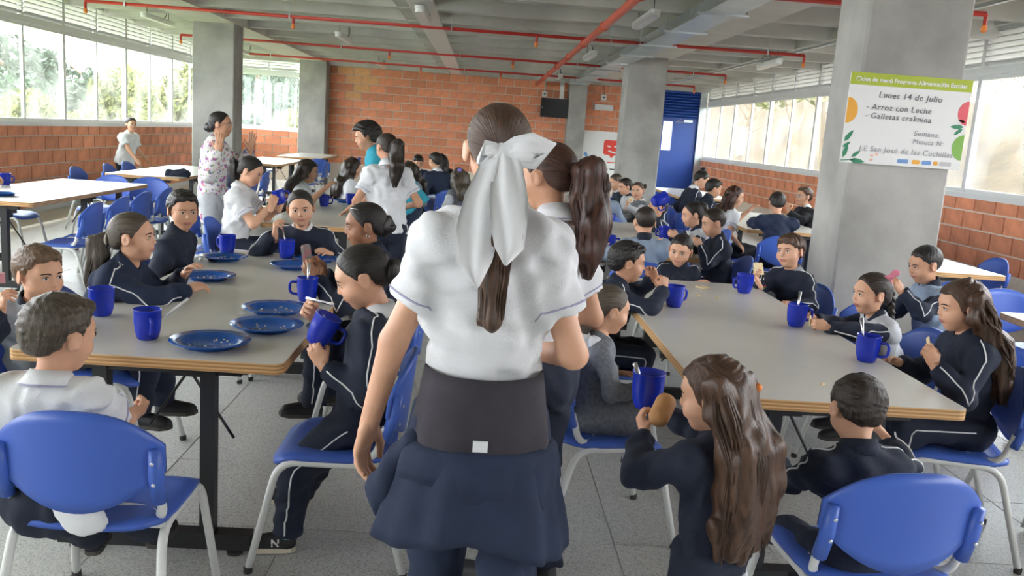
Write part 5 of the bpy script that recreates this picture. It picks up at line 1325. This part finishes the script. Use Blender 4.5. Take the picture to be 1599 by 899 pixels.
# ------------------------------------------------------------------ the walking girl in the middle
cg = person('girl in white polo with big white hair bow walking away, jacket tied round her hips', (.04, 2.22), 0, 1.66, lean=4, head=(3, -3, 1), hair='pulled', hc='brown', face='teen', top='polo', tc='white', collar='white', pc='navy2', lod=0, sho=.76, girth=.86, waist=.100,
       LH=('w', -.29, 2.18, .67), RH=('w', .17, 2.40, .97), Lp=(-1, -.6, 0), Rp=(.5, -.8, -.5), Lhand=('relax', (.8, -.3, 0)), Rhand=('relax', (-.7, 0, -.5)), feet=(('l', -.10, .05, .075), ('l', .09, -.10, .075)), piping=False, tail=tail_pony(.38, .042, (0, -.44, -.10), .022, 12, blunt=.72), eyes=True, hh=.225)
def walking_extras(i):
    root = i['root']; P0 = i['P0']; H = i['H']
    def shell(prof, fold, name, m, seed, hemdrop=None, th=.006, nth=96, squash=.80):
        vs = []; fs = []; n = nth; k = len(prof); rg = np.random.RandomState(seed); ph = rg.rand(4) * 6.28
        for lay in (0, 1):
            for j, (z, r) in enumerate(prof):
                t = j / (k - 1)
                for a_ in range(n):
                    a = 2 * PI * a_ / n; w_ = fold * t * (math.sin(7 * a + ph[0] + 1.3 * t) * .5 + math.sin(4 * a + ph[1]) * .6 + .35 * math.sin(13 * a + ph[2]))
                    rr = r + w_ - (th if lay else 0); dz = (hemdrop(a) * t if hemdrop else 0)
                    vs.append((rr * math.cos(a), rr * math.sin(a) * squash - .015, z + dz))
        st = k * n
        for j in range(k - 1):
            for a_ in range(n):
                b_ = (a_ + 1) % n; fs.append((j * n + b_, j * n + a_, (j + 1) * n + a_, (j + 1) * n + b_)); fs.append((st + j * n + a_, st + j * n + b_, st + (j + 1) * n + b_, st + (j + 1) * n + a_))
        for a_ in range(n):
            b_ = (a_ + 1) % n; fs.append((a_, b_, st + b_, st + a_)); q = (k - 1) * n; fs.append((q + b_, q + a_, st + q + a_, st + q + b_))
        return MB().add(vs, fs).build(name, [m], root, True)
    shell([(.99, .150), (.95, .158), (.90, .166), (.85, .176), (.79, .186), (.76, .188)], .006, 'waist_wrap', CL['skirt'], 3)
    tj = shell([(.815, .178), (.80, .196), (.76, .202), (.70, .214), (.64, .232), (.58, .246), (.545, .252)], .022, 'tied_jacket', CL['navy2'], 5, lambda a: -.03 * math.sin(a + .6) + .02 * math.sin(3 * a))
    shell([(.812, .186), (.79, .205), (.75, .212), (.715, .214)], .010, 'tied_hood', CL['navy2'], 8, lambda a: -.02 + .03 * math.sin(2 * a))
    s = Sdf(); s.warp = wrinkle(14, .006, .07)
    s.cap((-.17, -.06, .80), (-.235, -.03, .66), .035, .045, k=.02); s.cap((-.235, -.03, .66), (-.21, .0, .56), .045, .04, k=.02); v, f = surfnet(s, .010); ob('tied_sleeve', np_mesh('tied_sleeve', v, f, [CL['navy2']]), tj)
    MB().box((-.018, -.004, -.012), (.018, .004, .014)).build('care_tag', [CL['white']], root, False, (.0, -.168, .835))
    # bow: knot, loops, tails
    a = i['HC'] + i['HR'] @ (A3(0, -.78, -.04) * i['hh']); bw = cloth('bow_satin', (.86, .87, .89), .55, .02, .05)
    B = ob('hair_bow', None, root, tuple(a)); B.empty_display_size = .01
    def ribbon(path, wid, nor, name):
        P = [Vector(p) for p in path]; vs = []; fs = []; n = len(P); th = .0035; k = 7
        for lay in (0, 1):
            for j in range(n):
                d = (P[min(j + 1, n - 1)] - P[max(j - 1, 0)]).normalized(); sd_ = d.cross(Vector(nor)).normalized(); no = sd_.cross(d)
                for q in range(k):
                    t = 2 * q / (k - 1) - 1; vs.append(P[j] + sd_ * t * wid[j] + no * (.010 * math.sin(t * 5 + j * .8) * (wid[j] / .05) + (th if lay else 0)))
        st = n * k
        for j in range(n - 1):
            for q in range(k - 1):
                w0 = j * k + q; fs.append((w0, w0 + 1, w0 + k + 1, w0 + k)); fs.append((st + w0 + k, st + w0 + k + 1, st + w0 + 1, st + w0))
        for j in range(n - 1): fs += [(j * k, (j + 1) * k, st + (j + 1) * k, st + j * k), (j * k + k - 1, st + j * k + k - 1, st + (j + 1) * k + k - 1, (j + 1) * k + k - 1)]
        fs += [tuple(range(k)) + tuple(st + q for q in range(k - 1, -1, -1)), tuple((n - 1) * k + q for q in range(k - 1, -1, -1)) + tuple(st + (n - 1) * k + q for q in range(k))]
        return MB().add(vs, fs).build(name, [bw], B, True)
    s = Sdf(); s.warp = wrinkle(3, .002, .02); s.cap((-.012, 0, 0), (.02, 0, .004), .022, .02, k=.01); v, f = surfnet(s, .005); ob('knot', np_mesh('knot', v, f, [bw]), B)
    ribbon([(0, -.005, 0), (.03, -.025, .012), (.065, -.03, .016), (.092, -.012, .012), (.07, .005, .0), (.03, .0, -.006), (0, -.002, -.004)], [.018, .028, .036, .036, .034, .024, .016], (0, -1, .2), 'bow_loop')
    ribbon([(0, -.005, 0), (-.02, -.018, .004), (-.038, -.018, .002), (-.048, -.008, -.004), (-.03, .004, -.008), (-.014, 0, -.006), (0, 0, -.004)], [.014, .020, .026, .027, .024, .018, .012], (0, -1, .2), 'bow_loop')
    ribbon([(-.002, -.010, 0), (-.018, -.030, -.04), (-.036, -.052, -.11), (-.048, -.066, -.18), (-.052, -.070, -.25), (-.040, -.066, -.31)], [.022, .036, .048, .050, .042, .004], (0, -1, 0), 'bow_tail')
    ribbon([(.006, -.012, 0), (.012, -.036, -.04), (.018, -.066, -.10), (.022, -.084, -.155), (.026, -.092, -.21), (.020, -.094, -.25)], [.022, .036, .044, .042, .034, .004], (0, -1, 0), 'bow_tail')
walking_extras(cg)
person('girl with long wavy auburn ponytail ahead of the walking girl, turned away', (.225, 2.95), 42, 1.57, lean=6, side=10, head=(10, -8, 0), waist=.095, LH=('l', -.1, .2, .95), RH=('l', .1, .22, .95), hair='pulled', hc='auburn', sk='mid', face='teen', top='polo', tc='white', collar='white', pc='navy', lod=0, tail=tail_pony(.36, .052, (.02, -.46, .05), .07, 16, wave=.012), sho=.72, piping=False, girth=.82)

# ------------------------------------------------------------------ left middle: white polos, woman, adult
p8 = person('girl in white polo with navy scarf on her ponytail drinking beside an empty chair', (-1.76, 6.75), -88, 1.42, seat=.46, lean=8, head=(-10, -20, 0), hair='pulled', hc='black', sk='light', face='teen', top='polo', tc='white', collar='white', pc=NV, lod=1, tail=tail_pony(.18, .034, (0, -.47, .05), .05, 7),
       RH=('w', -1.56, 6.66, .95), LH=('w', -1.53, 6.82, .93), Rhand=('grip', (-.2, .9, 0), (.1, .5, .7)), Rp=(.4, -.4, -1), Lhand=('grip', (.9, .2, 0), (.1, .5, .7)), chair_label='blue chair under the girl with the navy scarf')
s_ = Sdf(); s_.warp = wrinkle(6, .006, .05); a_ = p8['HC'] + p8['HR'] @ (A3(0, -.56, .02) * p8['hh']); s_.cap(a_, a_ + A3(-.02, -.03, -.02), .03, .035, k=.02).cap(a_ + A3(-.02, -.03, -.02), a_ + A3(.0, -.05, -.16), .035, .025, k=.02); v_, f_ = surfnet(s_, .010); ob('hair_scarf', np_mesh('hair_scarf', v_, f_, [CL['navy']]), p8['root'])
mug(-1.52, 6.74, .91, 'blue mug held by the girl with the navy scarf', 0, (0, R_(-18), 0))
p9 = person('woman in floral blouse and glasses standing with both hands raised', (-2.36, 8.0), -82, 1.58, lean=4, head=(-6, 4, 0), hair='pulled', hc='black', sk='mid', face='adult', top='blouse', tc='floral', collar='floral', pc='pale', lod=1, tail=tail_bun(.05, (0, -.44, -.12)), piping=False, girth=1.12,
       RH=('w', -2.30, 7.76, 1.29), LH=('w', -2.10, 8.05, 1.31), Rhand=('flat', (0, 1, 0), (.0, .1, 1)), Lhand=('flat', (.3, -1, 0), (.1, .1, 1)), Rp=(.4, -.3, -1), Lp=(-.4, .2, -1))
def glasses(i, m):
    mb = MB()
    for sx in (-1, 1):
        mb.tube([(sx * .145 + .10 * math.cos(t), .40 - .03 * (math.cos(t) * sx > .5), -.01 + .085 * math.sin(t)) for t in np.linspace(0, 2 * PI, 17)[:-1]], .011, 5, closed=True); mb.tube([(sx * .245, .36, .02), (sx * .36, .1, .03), (sx * .375, -.08, .02)], .010, 5)
    mb.tube([(-.045, .41, .0), (.045, .41, .0)], .010, 5); i['hob']('glasses', mb.mesh('glasses', [m], True))
glasses(p9, mat('spectacle_gold', (.70, .62, .52), .25, metal=.6))
person('girl with very long dark hair in white shirt reaching out over the table', (-1.64, 8.35), -80, 1.30, seat=.44, lean=10, head=(0, -6, 0), hair='long', hc='dark', sk='mid', top='polo', tc='white', collar='white', lod=1, tail=tail_long(.40, .085, 0, 21), RH=('w', -1.40, 8.15, .98), Rhand=('relax', (0, .3, -1)), piping=False, chair_label='blue chair of the girl reaching over the table')
person('girl with dark long hair and puffed white shirt behind the bending adult', (-1.42, 9.75), -60, 1.28, seat=.44, lean=12, head=(0, -10, 0), hair='long', hc='dark', top='polo', tc='white', collar='white', lod=2, tail=tail_long(.30, .08, 0, 23), piping=False, chair_label='blue chair of the girl behind the bending adult')
person('adult with afro hair and turquoise top bending over the table', (-1.05, 7.95), 90, 1.70, lean=36, head=(8, -12, 0), hair='afro', hc='black', sk='mid', face='adult', top='polo', tc='teal', collar='teal', pc='navy2', lod=1, piping=False, girth=1.15, LH=('w', -1.16, 7.72, .80), RH=('w', -1.15, 8.2, .80), Lhand=('flat', (0, 0, -1)), Rhand=('flat', (0, 0, -1)))
person('girl in white polo with long dark ponytail standing with her back to the viewer', (-.775, 7.12), 14, 1.50, lean=6, head=(22, -10, 0), hair='pulled', hc='dark', sk='mid', face='teen', top='polo', tc='white', collar='white', pc=NV, lod=1, tail=tail_pony(.34, .05, (.03, -.46, .02), .06, 9), piping=False, girth=.86, sho=.85, LH=('w', -.98, 7.22, .84), Lhand=('relax', (.5, 0, -.8)))
person('boy in white polo standing at the brick wall behind a table', (-5.6, 14.2), -105, 1.38, lean=12, head=(-25, 2, 0), hair='short', hc='dark', top='polo', tc='white', collar='white', pc=NV, lod=2, piping=False, LH=('w', -5.40, 14.36, .70), RH=('w', -5.40, 13.95, .70))
person('person in jeans seated at the picture edge with one hand on the glaring table', (-4.86, 7.95), -90, 1.40, seat=.45, lean=12, head=(0, -5, 0), hair='short', hc='dark', tc=NV, pc='jeans', lod=2, LH=('w', -4.40, 8.34, .80), RH=('w', -4.6, 7.7, .79), Lhand=('grip', (0, -.5, -1)), feet=(('l', -.1, .62, .07), ('l', .1, .45, .07)), chair_label='blue chair of the person in jeans at the picture edge')

# ------------------------------------------------------------------ middle far: children by the end wall
person('boy in navy jacket with white collar seen from behind near the end wall', (-.62, 11.7), 42, 1.42, seat=.44, lean=10, head=(0, -10, 0), hair='short', hc='black', tc='navy2', collar='white', lod=2, piping=False, chair_label='blue chair of the boy seen from behind near the end wall')
person('child with bowl-cut black hair looking down at the far table end', (-.97, 13.45), 170, 1.22, seat=.44, lean=14, head=(25, -20, 0), hair='fringe', hc='black', tc=NV, collar='white', lod=2, chair_label='blue chair at the far end of the table near the brick wall')
person('girl with long black hair hidden behind the navy-jacketed boy', (-.60, 12.7), 90, 1.30, seat=.44, lean=8, head=(0, -5, 0), hair='long', hc='black', tc=NV, lod=2, tail=tail_long(.25, .08, 0, 25), piping=False, chair_label='blue chair behind the navy-jacketed boy')
p18 = person('little girl in grey pinafore with purple hair tie seen from behind', (-.25, 9.9), 35, 1.18, seat=.44, lean=10, head=(0, -6, 0), hair='long', hc='ash', top='dress', tc='pinafore', collar='white', lod=2, piping=False, tail=tail_long(.20, .07, 0, 27), sc='pale', chair_label='blue chair of the little girl with the purple hair tie')
p18['hob']('hair_tie', MB().sphere((-.15, -.35, .42), .12, 10, 8).mesh('hair_tie', [mat('purple_tie', (.20, .16, .55), .6)], True))
person('dark-haired child beside the turquoise adult at the far table', (-.86, 10.45), 110, 1.22, seat=.44, lean=12, head=(10, -12, 0), hair='long', hc='dark', tc='grey', lod=2, piping=False, tail=tail_long(.22, .075, 0, 29), chair_label='blue chair beside the turquoise adult')
person('child in dark jacket sitting tallest before the white banner', (1.50, 12.7), 80, 1.46, seat=.44, lean=4, head=(0, 0, 0), hair='short', hc='black', tc=NV, lod=2, piping=False, chair_label='blue chair before the white banner')
person('girl with hair clip sitting before the white banner', (1.63, 12.1), 110, 1.24, seat=.44, lean=8, head=(10, -5, 0), hair='pulled', hc='black', tc='grey', collar='white', lod=2, piping=False, tail=tail_bun(), chair_label='blue chair of the girl with hair clip before the banner')
person('child in grey-blue top seen from behind at the table before the far column', (1.38, 9.65), 0, 1.18, seat=.44, lean=8, head=(0, -8, 0), hair='short', hc='black', tc='greyblue', collar='navy', lod=2, piping=False, sho=1.1, chair_label='blue chair of the child in grey-blue seen from behind')
person('boy with light short hair between the small children at the far column', (1.80, 11.55), 95, 1.18, seat=.44, lean=12, head=(10, -12, 0), hair='fade', hc='ash', tc=NV, lod=2, chair_label='blue chair of the light-haired boy at the far column')
person('dark-haired small boy beside the smiling girl at the far column', (1.83, 10.95), 95, 1.12, seat=.44, lean=10, head=(15, -8, 0), hair='short', hc='dark', tc='pale', collar='navy', lod=2, piping=False, chair_label='blue chair of the small boy beside the smiling girl')
psm = person('smiling girl with pigtails turned toward the viewer at the far column', (1.88, 10.3), 105, 1.10, seat=.44, lean=6, head=(45, 0, 8), hair='pulled', hc='brown', face='round', tc='pinafore', top='dress', sc='pale', collar='white', lod=1, piping=False, tail=both(tail_bun(.03, (.34, -.25, .25)), tail_bun(.03, (-.34, -.25, .25))), LH=('w', 1.72, 10.05, .87), Lhand=('pinch', (1, 0, 0), (0, 0, 1)), chair_label='blue chair of the smiling girl with pigtails')
cracker(hold(psm, -1), (75, 10, 20), 'cracker held up by the smiling girl')

# ------------------------------------------------------------------ the table behind the walking girl
pdr = person('child hidden behind a raised blue mug at the second table', (1.68, 8.1), 108, 1.06, seat=.44, lean=8, head=(20, 10, 0), hair='short', hc='dark', tc='grey', sc=NV, lod=1, LH=('w', 1.55, 7.88, .97), RH=('w', 1.66, 7.86, .86), Lhand=('grip', (1, 0, 0), (-.3, 0, 1)), Rhand=('pinch', (-1, 0, 0), (-.2, 0, 1)), collar='stand_navy', chair_label='blue chair of the child behind the raised mug')
mug(1.60, 7.93, 1.035, 'blue mug raised in front of a child face', 0, (0, R_(68), R_(20)), 1.25)
cracker(hold(pdr, 1), (70, 30, 20), 'cracker held beside the raised mug')
person('boy with shaved sides in grey-blue jacket seen from behind at the second table', (1.19, 6.12), -8, 1.16, seat=.44, lean=12, head=(10, -6, 0), hair='fade', hc='dark', tc='greyblue', collar='stand_navy', lod=1, piping=False, sho=1.12, LH=('w', .95, 6.42, .80), RH=('w', 1.42, 6.45, .86), chair_label='blue chair of the boy in grey-blue jacket seen from behind')
mug(1.01, 6.52, ZT, 'blue mug in the hand of the grey-blue jacket boy', 0)
person('girl with black hair bun in grey and navy jacket drinking at the second table', (1.77, 7.1), 90, 1.16, seat=.44, lean=12, head=(0, -8, 0), hair='pulled', hc='black', tc='pale', sc=NV, collar='stand_navy', lod=1, tail=tail_bun(.055, (0, -.40, .25)), LH=('w', 1.58, 6.92, .86), RH=('w', 1.58, 7.14, .84), Lhand=('grip', (0, 1, 0), (-.8, .2, .3)), Rhand=('grip', (0, -1, 0), (-.8, -.2, .3)), chair_label='blue chair of the girl with the black bun')
mug(1.53, 7.0, .80, 'blue mug with a spoon held by the girl with the black bun', 200)
spoon((1.53, 7.0, .83), (1.49, 7.02, .97), 'thin spoon in the mug of the girl with the black bun')
person('boy with short hair in navy jacket with white shoulder piping at the second table', (1.78, 6.48), 90, 1.15, seat=.44, lean=10, head=(4, -10, 0), hair='fade', hc='dark', tc=NV, collar='stand_navy', lod=1, LH=('w', 1.64, 6.38, .87), RH=('w', 1.62, 6.55, .87), Lhand=('pinch', (0, 1, 0), (-.7, .2, .5)), chair_label='blue chair of the boy with white shoulder piping')
bx_ = MB().prism(round_rect(-.035, -.045, .035, .045, .01), -.012, .012).build('dark_wallet', [M_BLACK]); bx_.location = (1.585, 6.44, .90); bx_.rotation_euler = (R_(60), R_(10), R_(60)); tag(bx_, 'small black packet in the hands of the white-piped boy', 'packet')

# ------------------------------------------------------------------ table by the hillside wall
person('boy in navy jacket leaning over the table by the hillside wall', (2.79, 10.3), -78, 1.38, seat=.44, lean=20, head=(-8, -12, 0), hair='short', hc='black', sk='mid', tc=NV, collar='stand_navy', lod=1, chair_label='blue chair of the leaning boy by the hillside wall')
person('child with topknot behind the leaning navy boy', (2.86, 11.2), -85, 1.46, seat=.46, lean=14, head=(-10, -25, 0), hair='pulled', hc='black', tc=NV, lod=2, tail=tail_bun(.05, (0, -.2, .5)), chair_label='blue chair of the child with the topknot')
person('girl with long curly auburn hair in white polo by the hillside wall', (2.70, 9.1), -84, 1.27, seat=.44, lean=6, head=(-18, -4, 0), hair='long', hc='auburn', top='polo', tc='white', collar='white', pc='black', lod=1, tail=tail_long(.26, .085, .016, 33), piping=False, LH=('w', 2.94, 9.2, .97), RH=('w', 2.78, 8.92, .56), Lhand=('relax', (0, -.4, -1)), chair_label='blue chair of the curly-haired girl in white polo')
person('boy in navy sweater with wide-spread elbows seen from behind by the hillside wall', (2.99, 8.62), -4, 1.30, seat=.44, lean=16, head=(0, -14, 0), hair='short', hc='black', top='sweater', tc='navy2', collar=None, lod=1, piping=False, sho=1.2, LH=('w', 2.86, 9.1, .80), RH=('w', 3.3, 9.1, .80), Lp=(-1, .1, -.1), Rp=(1, .1, -.1), chair_label='blue chair of the boy with wide-spread elbows')
pg = person('boy with glasses and white collar across the hillside table', (3.87, 10.25), 95, 1.27, seat=.44, lean=8, head=(10, 2, 0), hair='short', hc='brown', tc='black', collar='white', lod=1, LH=('w', 3.62, 10.05, .93), Lhand=('grip', (1, .2, 0), (-.3, 0, 1)), piping=False, chair_label='blue chair of the boy with glasses')
glasses(pg, mat('spectacle_clear', (.55, .5, .6), .2))
person('child half hidden by the poster column beside the boy with glasses', (4.02, 9.75), 92, 1.38, seat=.44, lean=6, head=(0, 0, 0), hair='short', hc='dark', tc='black', lod=2, collar='white', piping=False, chair_label='blue chair half hidden by the poster column')
tag(MB().prism(round_rect(-.09, -.06, .09, .06, .03), 0, .05).build('lunch_box', [M_PLATE], None, False, (3.12, 9.45, ZT)), 'blue lunch box on the table before the curly-haired girl', 'box')
tag(MB().prism(round_rect(-.05, -.03, .05, .03, .02), 0, .03).build('pencil_case', [M_BLACK], None, False, (2.98, 9.25, ZT)), 'small black case on the table before the curly-haired girl', 'case')

# ------------------------------------------------------------------ near table of the youngest children
person('small boy in navy jacket biting into food at the table edge', (.775, 4.33), -88, 1.08, seat=.44, lean=16, head=(0, -4, 0), hair='short', hc='black', sk='mid', tc=NV, collar='stand_navy', lod=0, RH=('w', .95, 4.24, .90), LH=('w', .93, 4.44, .91), Rhand=('fist', (-.3, .8, 0), (.0, .2, .9)), Lhand=('pinch', (-.3, -.8, 0), (-.3, .3, .6)), Rp=(.9, .8, -.3), Lp=(-.9, .8, -.3), chair_label='blue chair of the small boy biting into food')
mug(1.04, 4.36, ZT, 'blue mug between the elbows of the biting boy', 30)
person('small boy peeking over the far table end with dark swept hair', (1.31, 5.46), 178, .92, seat=.44, lean=8, head=(-24, -10, -6), hair='fade', hc='black', face='round', tc=NV, lod=0, hh=.198, collar='stand_navy', chair_label='blue chair of the peeking small boy', LH=('w', 1.18, 5.3, .74), RH=('w', 1.42, 5.3, .74))
pe = person('boy in navy jacket with round emblem holding a cracker beside the column', (1.93, 5.22), 122, 1.06, seat=.44, lean=6, head=(6, 2, 6), hair='fringe', hc='brown', face='round', tc=NV, collar='grey', lod=0, RH=('w', 1.70, 5.12, .82), LH=('w', 1.85, 4.92, .70), Rhand=('pinch', (1, -.3, 0), (-.5, .2, .8)), chair_label='blue chair of the boy with the emblem jacket', chair_deg=110)
cracker(hold(pe, 1), (70, 0, 30), 'broken cracker held by the boy with the emblem jacket', 1.25)
def emblem(i, side_, up_):
    P = i['SC'] + i['rt'] * side_ - i['u'] * up_ + i['fw'] * .2; pr, nn = i['g'].project(np.array([P]), 9); n = nn[0]; m = MB(); x_ = nrm(np.cross(A3(0, 0, 1), n)); y_ = np.cross(n, x_)
    for k, (r, mi, h0) in enumerate(((.024, 0, .003), (.019, 1, .0045), (.011, 2, .006))):
        ring = [tuple(pr[0] + n * h0 + (x_ * math.cos(t) + y_ * math.sin(t) * 1.15) * r + y_ * (-.004 * k)) for t in np.linspace(0, 2 * PI, 15)[:-1]]; base = [tuple(np.array(q) - n * .006) for q in ring]
        nn_ = len(ring); m.add(ring + base, [tuple(range(nn_))] + [(j, nn_ + j, nn_ + (j + 1) % nn_, (j + 1) % nn_) for j in range(nn_)], mi)
    m.build('emblem', [mat('emblem_red', (.35, .04, .04), .6), mat('emblem_green', (.03, .25, .10), .6), mat('emblem_white', (.6, .6, .6), .6)], i['top'])
emblem(pe, -.05, .075)
pk = person('girl with pink hair bow and braid leaning over the table', (1.92, 4.05), 92, 1.02, seat=.44, lean=22, head=(4, -2, 0), hair='pulled', hc='dark', face='tiny', tc='pale', sc=NV, collar='stand_navy', lod=0, LH=('w', 1.61, 3.93, .79), RH=('w', 1.64, 4.10, .79), Lhand=('pinch', (0, .9, -.3), (-1, .1, .2)), Rhand=('grip', (0, -1, 0), (-1, 0, .2)), Lp=(-.9, -.2, -.6), tail=braid((.0, -.50, .10), .30, .020, 3, (0, -.05)), chair_label='blue chair of the girl with the pink bow')
pbm = Sdf().ell((0, 0, 0), (.03, .025, .03), k=.02).ell((.06, 0, .01), (.05, .02, .04), k=.02).ell((-.06, 0, .01), (.05, .02, .04), k=.02).ell((.03, -.01, -.05), (.03, .015, .04), k=.02); v_, f_ = surfnet(pbm, .012); pbo = pk['hob']('hair_bow', np_mesh('hair_bow', v_ * 2.3, f_, [cloth('pink_bow', (.72, .22, .30), .6)])); pbo.matrix_local = pk['Mh'] @ Matrix.Translation((-.22, -.30, .44)) @ Matrix.Rotation(R_(70), 4, 'Z') @ Matrix.Rotation(R_(35), 4, 'Y')
cracker(hold(pk, -1), (80, 0, 60), 'cracker stick held by the pink bow girl', .8)
person('boy with shaved sides in grey-blue jacket sitting behind the pink bow girl', (2.55, 4.78), 92, 1.13, seat=.44, lean=8, head=(4, -12, 0), hair='fade', hc='black', sk='mid', face='round', tc='greyblue', sc=NV, collar='stand_navy', lod=0, LH=('w', 2.33, 4.62, .90), RH=('w', 2.30, 4.85, .72), Lhand=('grip', (-.3, .7, 0), (-.5, .1, .8)), Lp=(-.7, .4, -.8), chair_label='blue chair of the boy behind the pink bow girl')
plw = person('girl with long wavy dark hair in navy jacket holding a cracker, beside the column', (1.99, 3.40), 84, 1.14, seat=.44, lean=8, head=(0, -8, 0), hair='long', hc='brown', face='tiny', tc=NV, collar='stand_navy', lod=0, tail=tail_long(.34, .095, .011, 35, n=110), LH=('w', 1.84, 3.30, .82), RH=('w', 1.80, 3.52, .74), Lhand=('pinch', (.2, .9, 0), (-.4, .1, .8)), Lp=(-.7, -.3, -.9), chair_label='blue chair of the girl with long wavy hair, backrest at the picture edge', chair_deg=75)
cracker(hold(plw, -1), (80, 20, 70), 'thin cracker held by the girl with long wavy hair', .8)
person('boy in navy jacket bowing his head in the blue chair close to the viewer', (1.15, 2.41), 6, .96, seat=.44, lean=8, zadj=-.075, hh=.20, head=(-6, -22, 4), hair='short', hc='dark', tc=NV, collar='stand_navy', lod=0, piping=True, sho=1.1, LH=('w', 1.0, 2.62, .60), RH=('w', 1.34, 2.62, .72), feet=(('w', .96, 2.9, .28), ('w', 1.16, 2.75, .07)), chair_label='blue chair of the bowing boy, backrest toward the viewer', chair_deg=4, chair_off=(.04, .0))
sg = person('little girl standing with very long braided brown hair and navy sweater, holding a mug', (.665, 2.24), 28, .96, lean=2, head=(34, -8, 0), hair='long', hc='brown', face='tiny', top='sweater', tc=NV, collar=None, pc=NV, lod=0, piping=False, hh=.205, tail=both(tail_long(.36, .088, .005, 41, front=True, n=150), braid((.10, -.50, .22), .30, .016, 4, (.02, 0))), LH=('w', .505, 2.36, .79), RH=('w', .60, 2.52, .80), Lhand=('grip', (.9, .3, 0), (-.3, .3, .8)), Rhand=('grip', (-.7, -.5, 0), (-.3, .3, .8)), girth=1.12, Lp=(-.8, -.6, -.7))
mug(.535, 2.46, .80, 'blue mug held by the little standing girl', 60)
spoon((.53, 2.46, .84), (.485, 2.44, .94), 'steel spoon in the mug of the standing girl', None, .006)
rl_ = Sdf().cap((0, -.022, 0), (0, .026, 0), .030, .030, k=.02).cap((0, .03, 0), (0, .12, 0), .013, .013, k=.01, sub=True); v_, f_ = surfnet(rl_, .006); br_ = ob('bread_roll', np_mesh('bread_roll', v_, f_, [mat('bread', (.52, .27, .11), .7, noise=.15, nscale=30)]), None, (.555, 2.335, .835), (R_(40), 0, R_(-35))); tag(br_, 'brown bread roll held with the mug by the standing girl', 'bread')
MB().sphere((0, 0, 0), .012, 10, 8).build('hair_tie', [M_ORANGE], sg['root'], True, tuple(sg['HC'] + sg['HR'] @ (A3(.08, -.58, .12) * sg['hh'])))
hemv = MB().tube([(.108 * math.cos(t), .082 * math.sin(t), sg['P0'][2] - .062) for t in np.linspace(0, 2 * PI, 33)[:-1]], .010, 6, closed=True).build('shirt_hem', [CL['white']], sg['root'], True)
td = person('toddler girl in grey pinafore with white hood sitting in a blue chair', (.545, 3.36), -80, .92, seat=.44, lean=4, head=(6, -8, 0), hair='pulled', hc='ash', face='tiny', top='dress', tc='pinafore', sc='pinafore', collar=None, lod=0, hh=.192, piping=False, pc='pale', tail=both(tail_bun(.035, (0, -.48, .05)), tail_pony(.09, .028, (0, -.46, -.10), .02, 44)), LH=('l', -.10, .20, .62), RH=('l', .10, .20, .62), chair_label='blue chair of the toddler in the grey pinafore')
hd = Sdf(); hd.warp = wrinkle(8, .005, .06); c_ = td['SC'] + A3(0, -.02, .01); hd.cap(c_ + A3(-.06, 0, 0), c_ + A3(.06, 0, 0), .035, .035, k=.03).cap(c_ + A3(0, -.05, .0), c_ + A3(0, -.065, -.05), .055, .04, k=.04, flat=(A3(0, 1, 0), .6)).cap(c_ + A3(-.03, .05, 0), c_ + A3(.03, .05, 0), .03, .03, k=.03); v_, f_ = surfnet(hd, .009); ob('hood', np_mesh('hood', v_, f_, [CL['white']]), td['top'])

# ------------------------------------------------------------------ empty chairs
for x, y, dg, lab in ((-3.40, 7.25, 92, 'empty blue chair beside the glaring table, closest to the viewer'), (-3.42, 7.85, 90, 'empty blue chair beside the glaring table, second along'), (-3.45, 8.45, 88, 'empty blue chair beside the glaring table, third along'), (-3.45, 9.05, 92, 'empty blue chair beside the glaring table, farthest along'),
                      (-4.72, 8.9, -90, 'empty blue chair between the glaring table and the brick wall'), (-4.25, 9.95, 175, 'empty blue chair at the far end of the glaring table'), (-3.8, 10.0, 186, 'empty blue chair beside the one at the far end of the glaring table'),
                      (-4.85, 11.15, -90, 'empty blue chair at the wall side of the second sunlit table, near end'), (-4.85, 12.1, -88, 'empty blue chair before the boy standing at the wall'), (-4.9, 12.85, -92, 'empty blue chair under the hands of the boy standing at the wall'),
                      (-3.35, 11.2, 90, 'empty blue chair behind the head of the dark-haired boy'), (-3.35, 12.1, 88, 'empty blue chair at the aisle side of the second sunlit table'), (-3.35, 12.8, 92, 'empty blue chair near the legs of the woman in floral blouse'),
                      (-3.15, 15.6, 90, 'empty blue chair at the third sunlit table, aisle side near'), (-3.15, 16.5, 94, 'empty blue chair at the third sunlit table, aisle side middle'), (-4.65, 18.9, -80, 'empty blue chair beside the end window wall'), (-3.35, 18.2, 10, 'empty blue chair before the last sunlit table'), (-3.05, 20.2, 85, 'empty blue chair before the brick end wall and column'),
                      (-2.18, 7.35, -84, 'empty blue chair with tall visible backrest between the boy and the white polo girl'), (1.98, 4.70, 92, 'empty blue chair between the emblem boy and the pink bow girl'), (2.25, 8.55, 90, 'empty blue chair at the aisle side of the second table'),
                      (4.45, 7.55, 90, 'empty blue chair against the hillside wall, first behind the pale small table'), (4.6, 6.95, 80, 'empty blue chair against the hillside wall, second behind the pale small table'), (4.45, 6.1, 60, 'empty blue chair beside the hillside wall at the picture edge'), (3.4, 6.15, 5, 'empty blue chair pushed under the pale small table'),
                      (3.55, 5.35, 178, 'empty blue chair at the end of the picture-edge table'), (2.78, 3.75, -90, 'empty blue chair beside the picture-edge table behind the long-haired girl'), (4.4, 9.1, 95, 'empty blue chair behind the curly-haired girl at the hillside wall'), (4.35, 11.6, 90, 'empty blue chair at the hillside wall behind the navy boy'), (3.2, 13.3, 0, 'empty blue chair before the table at the blue door'), (2.2, 10.3, 96, 'blue chair back beside the smiling girl')):
    chair(x, y, dg, lab, detail=False)
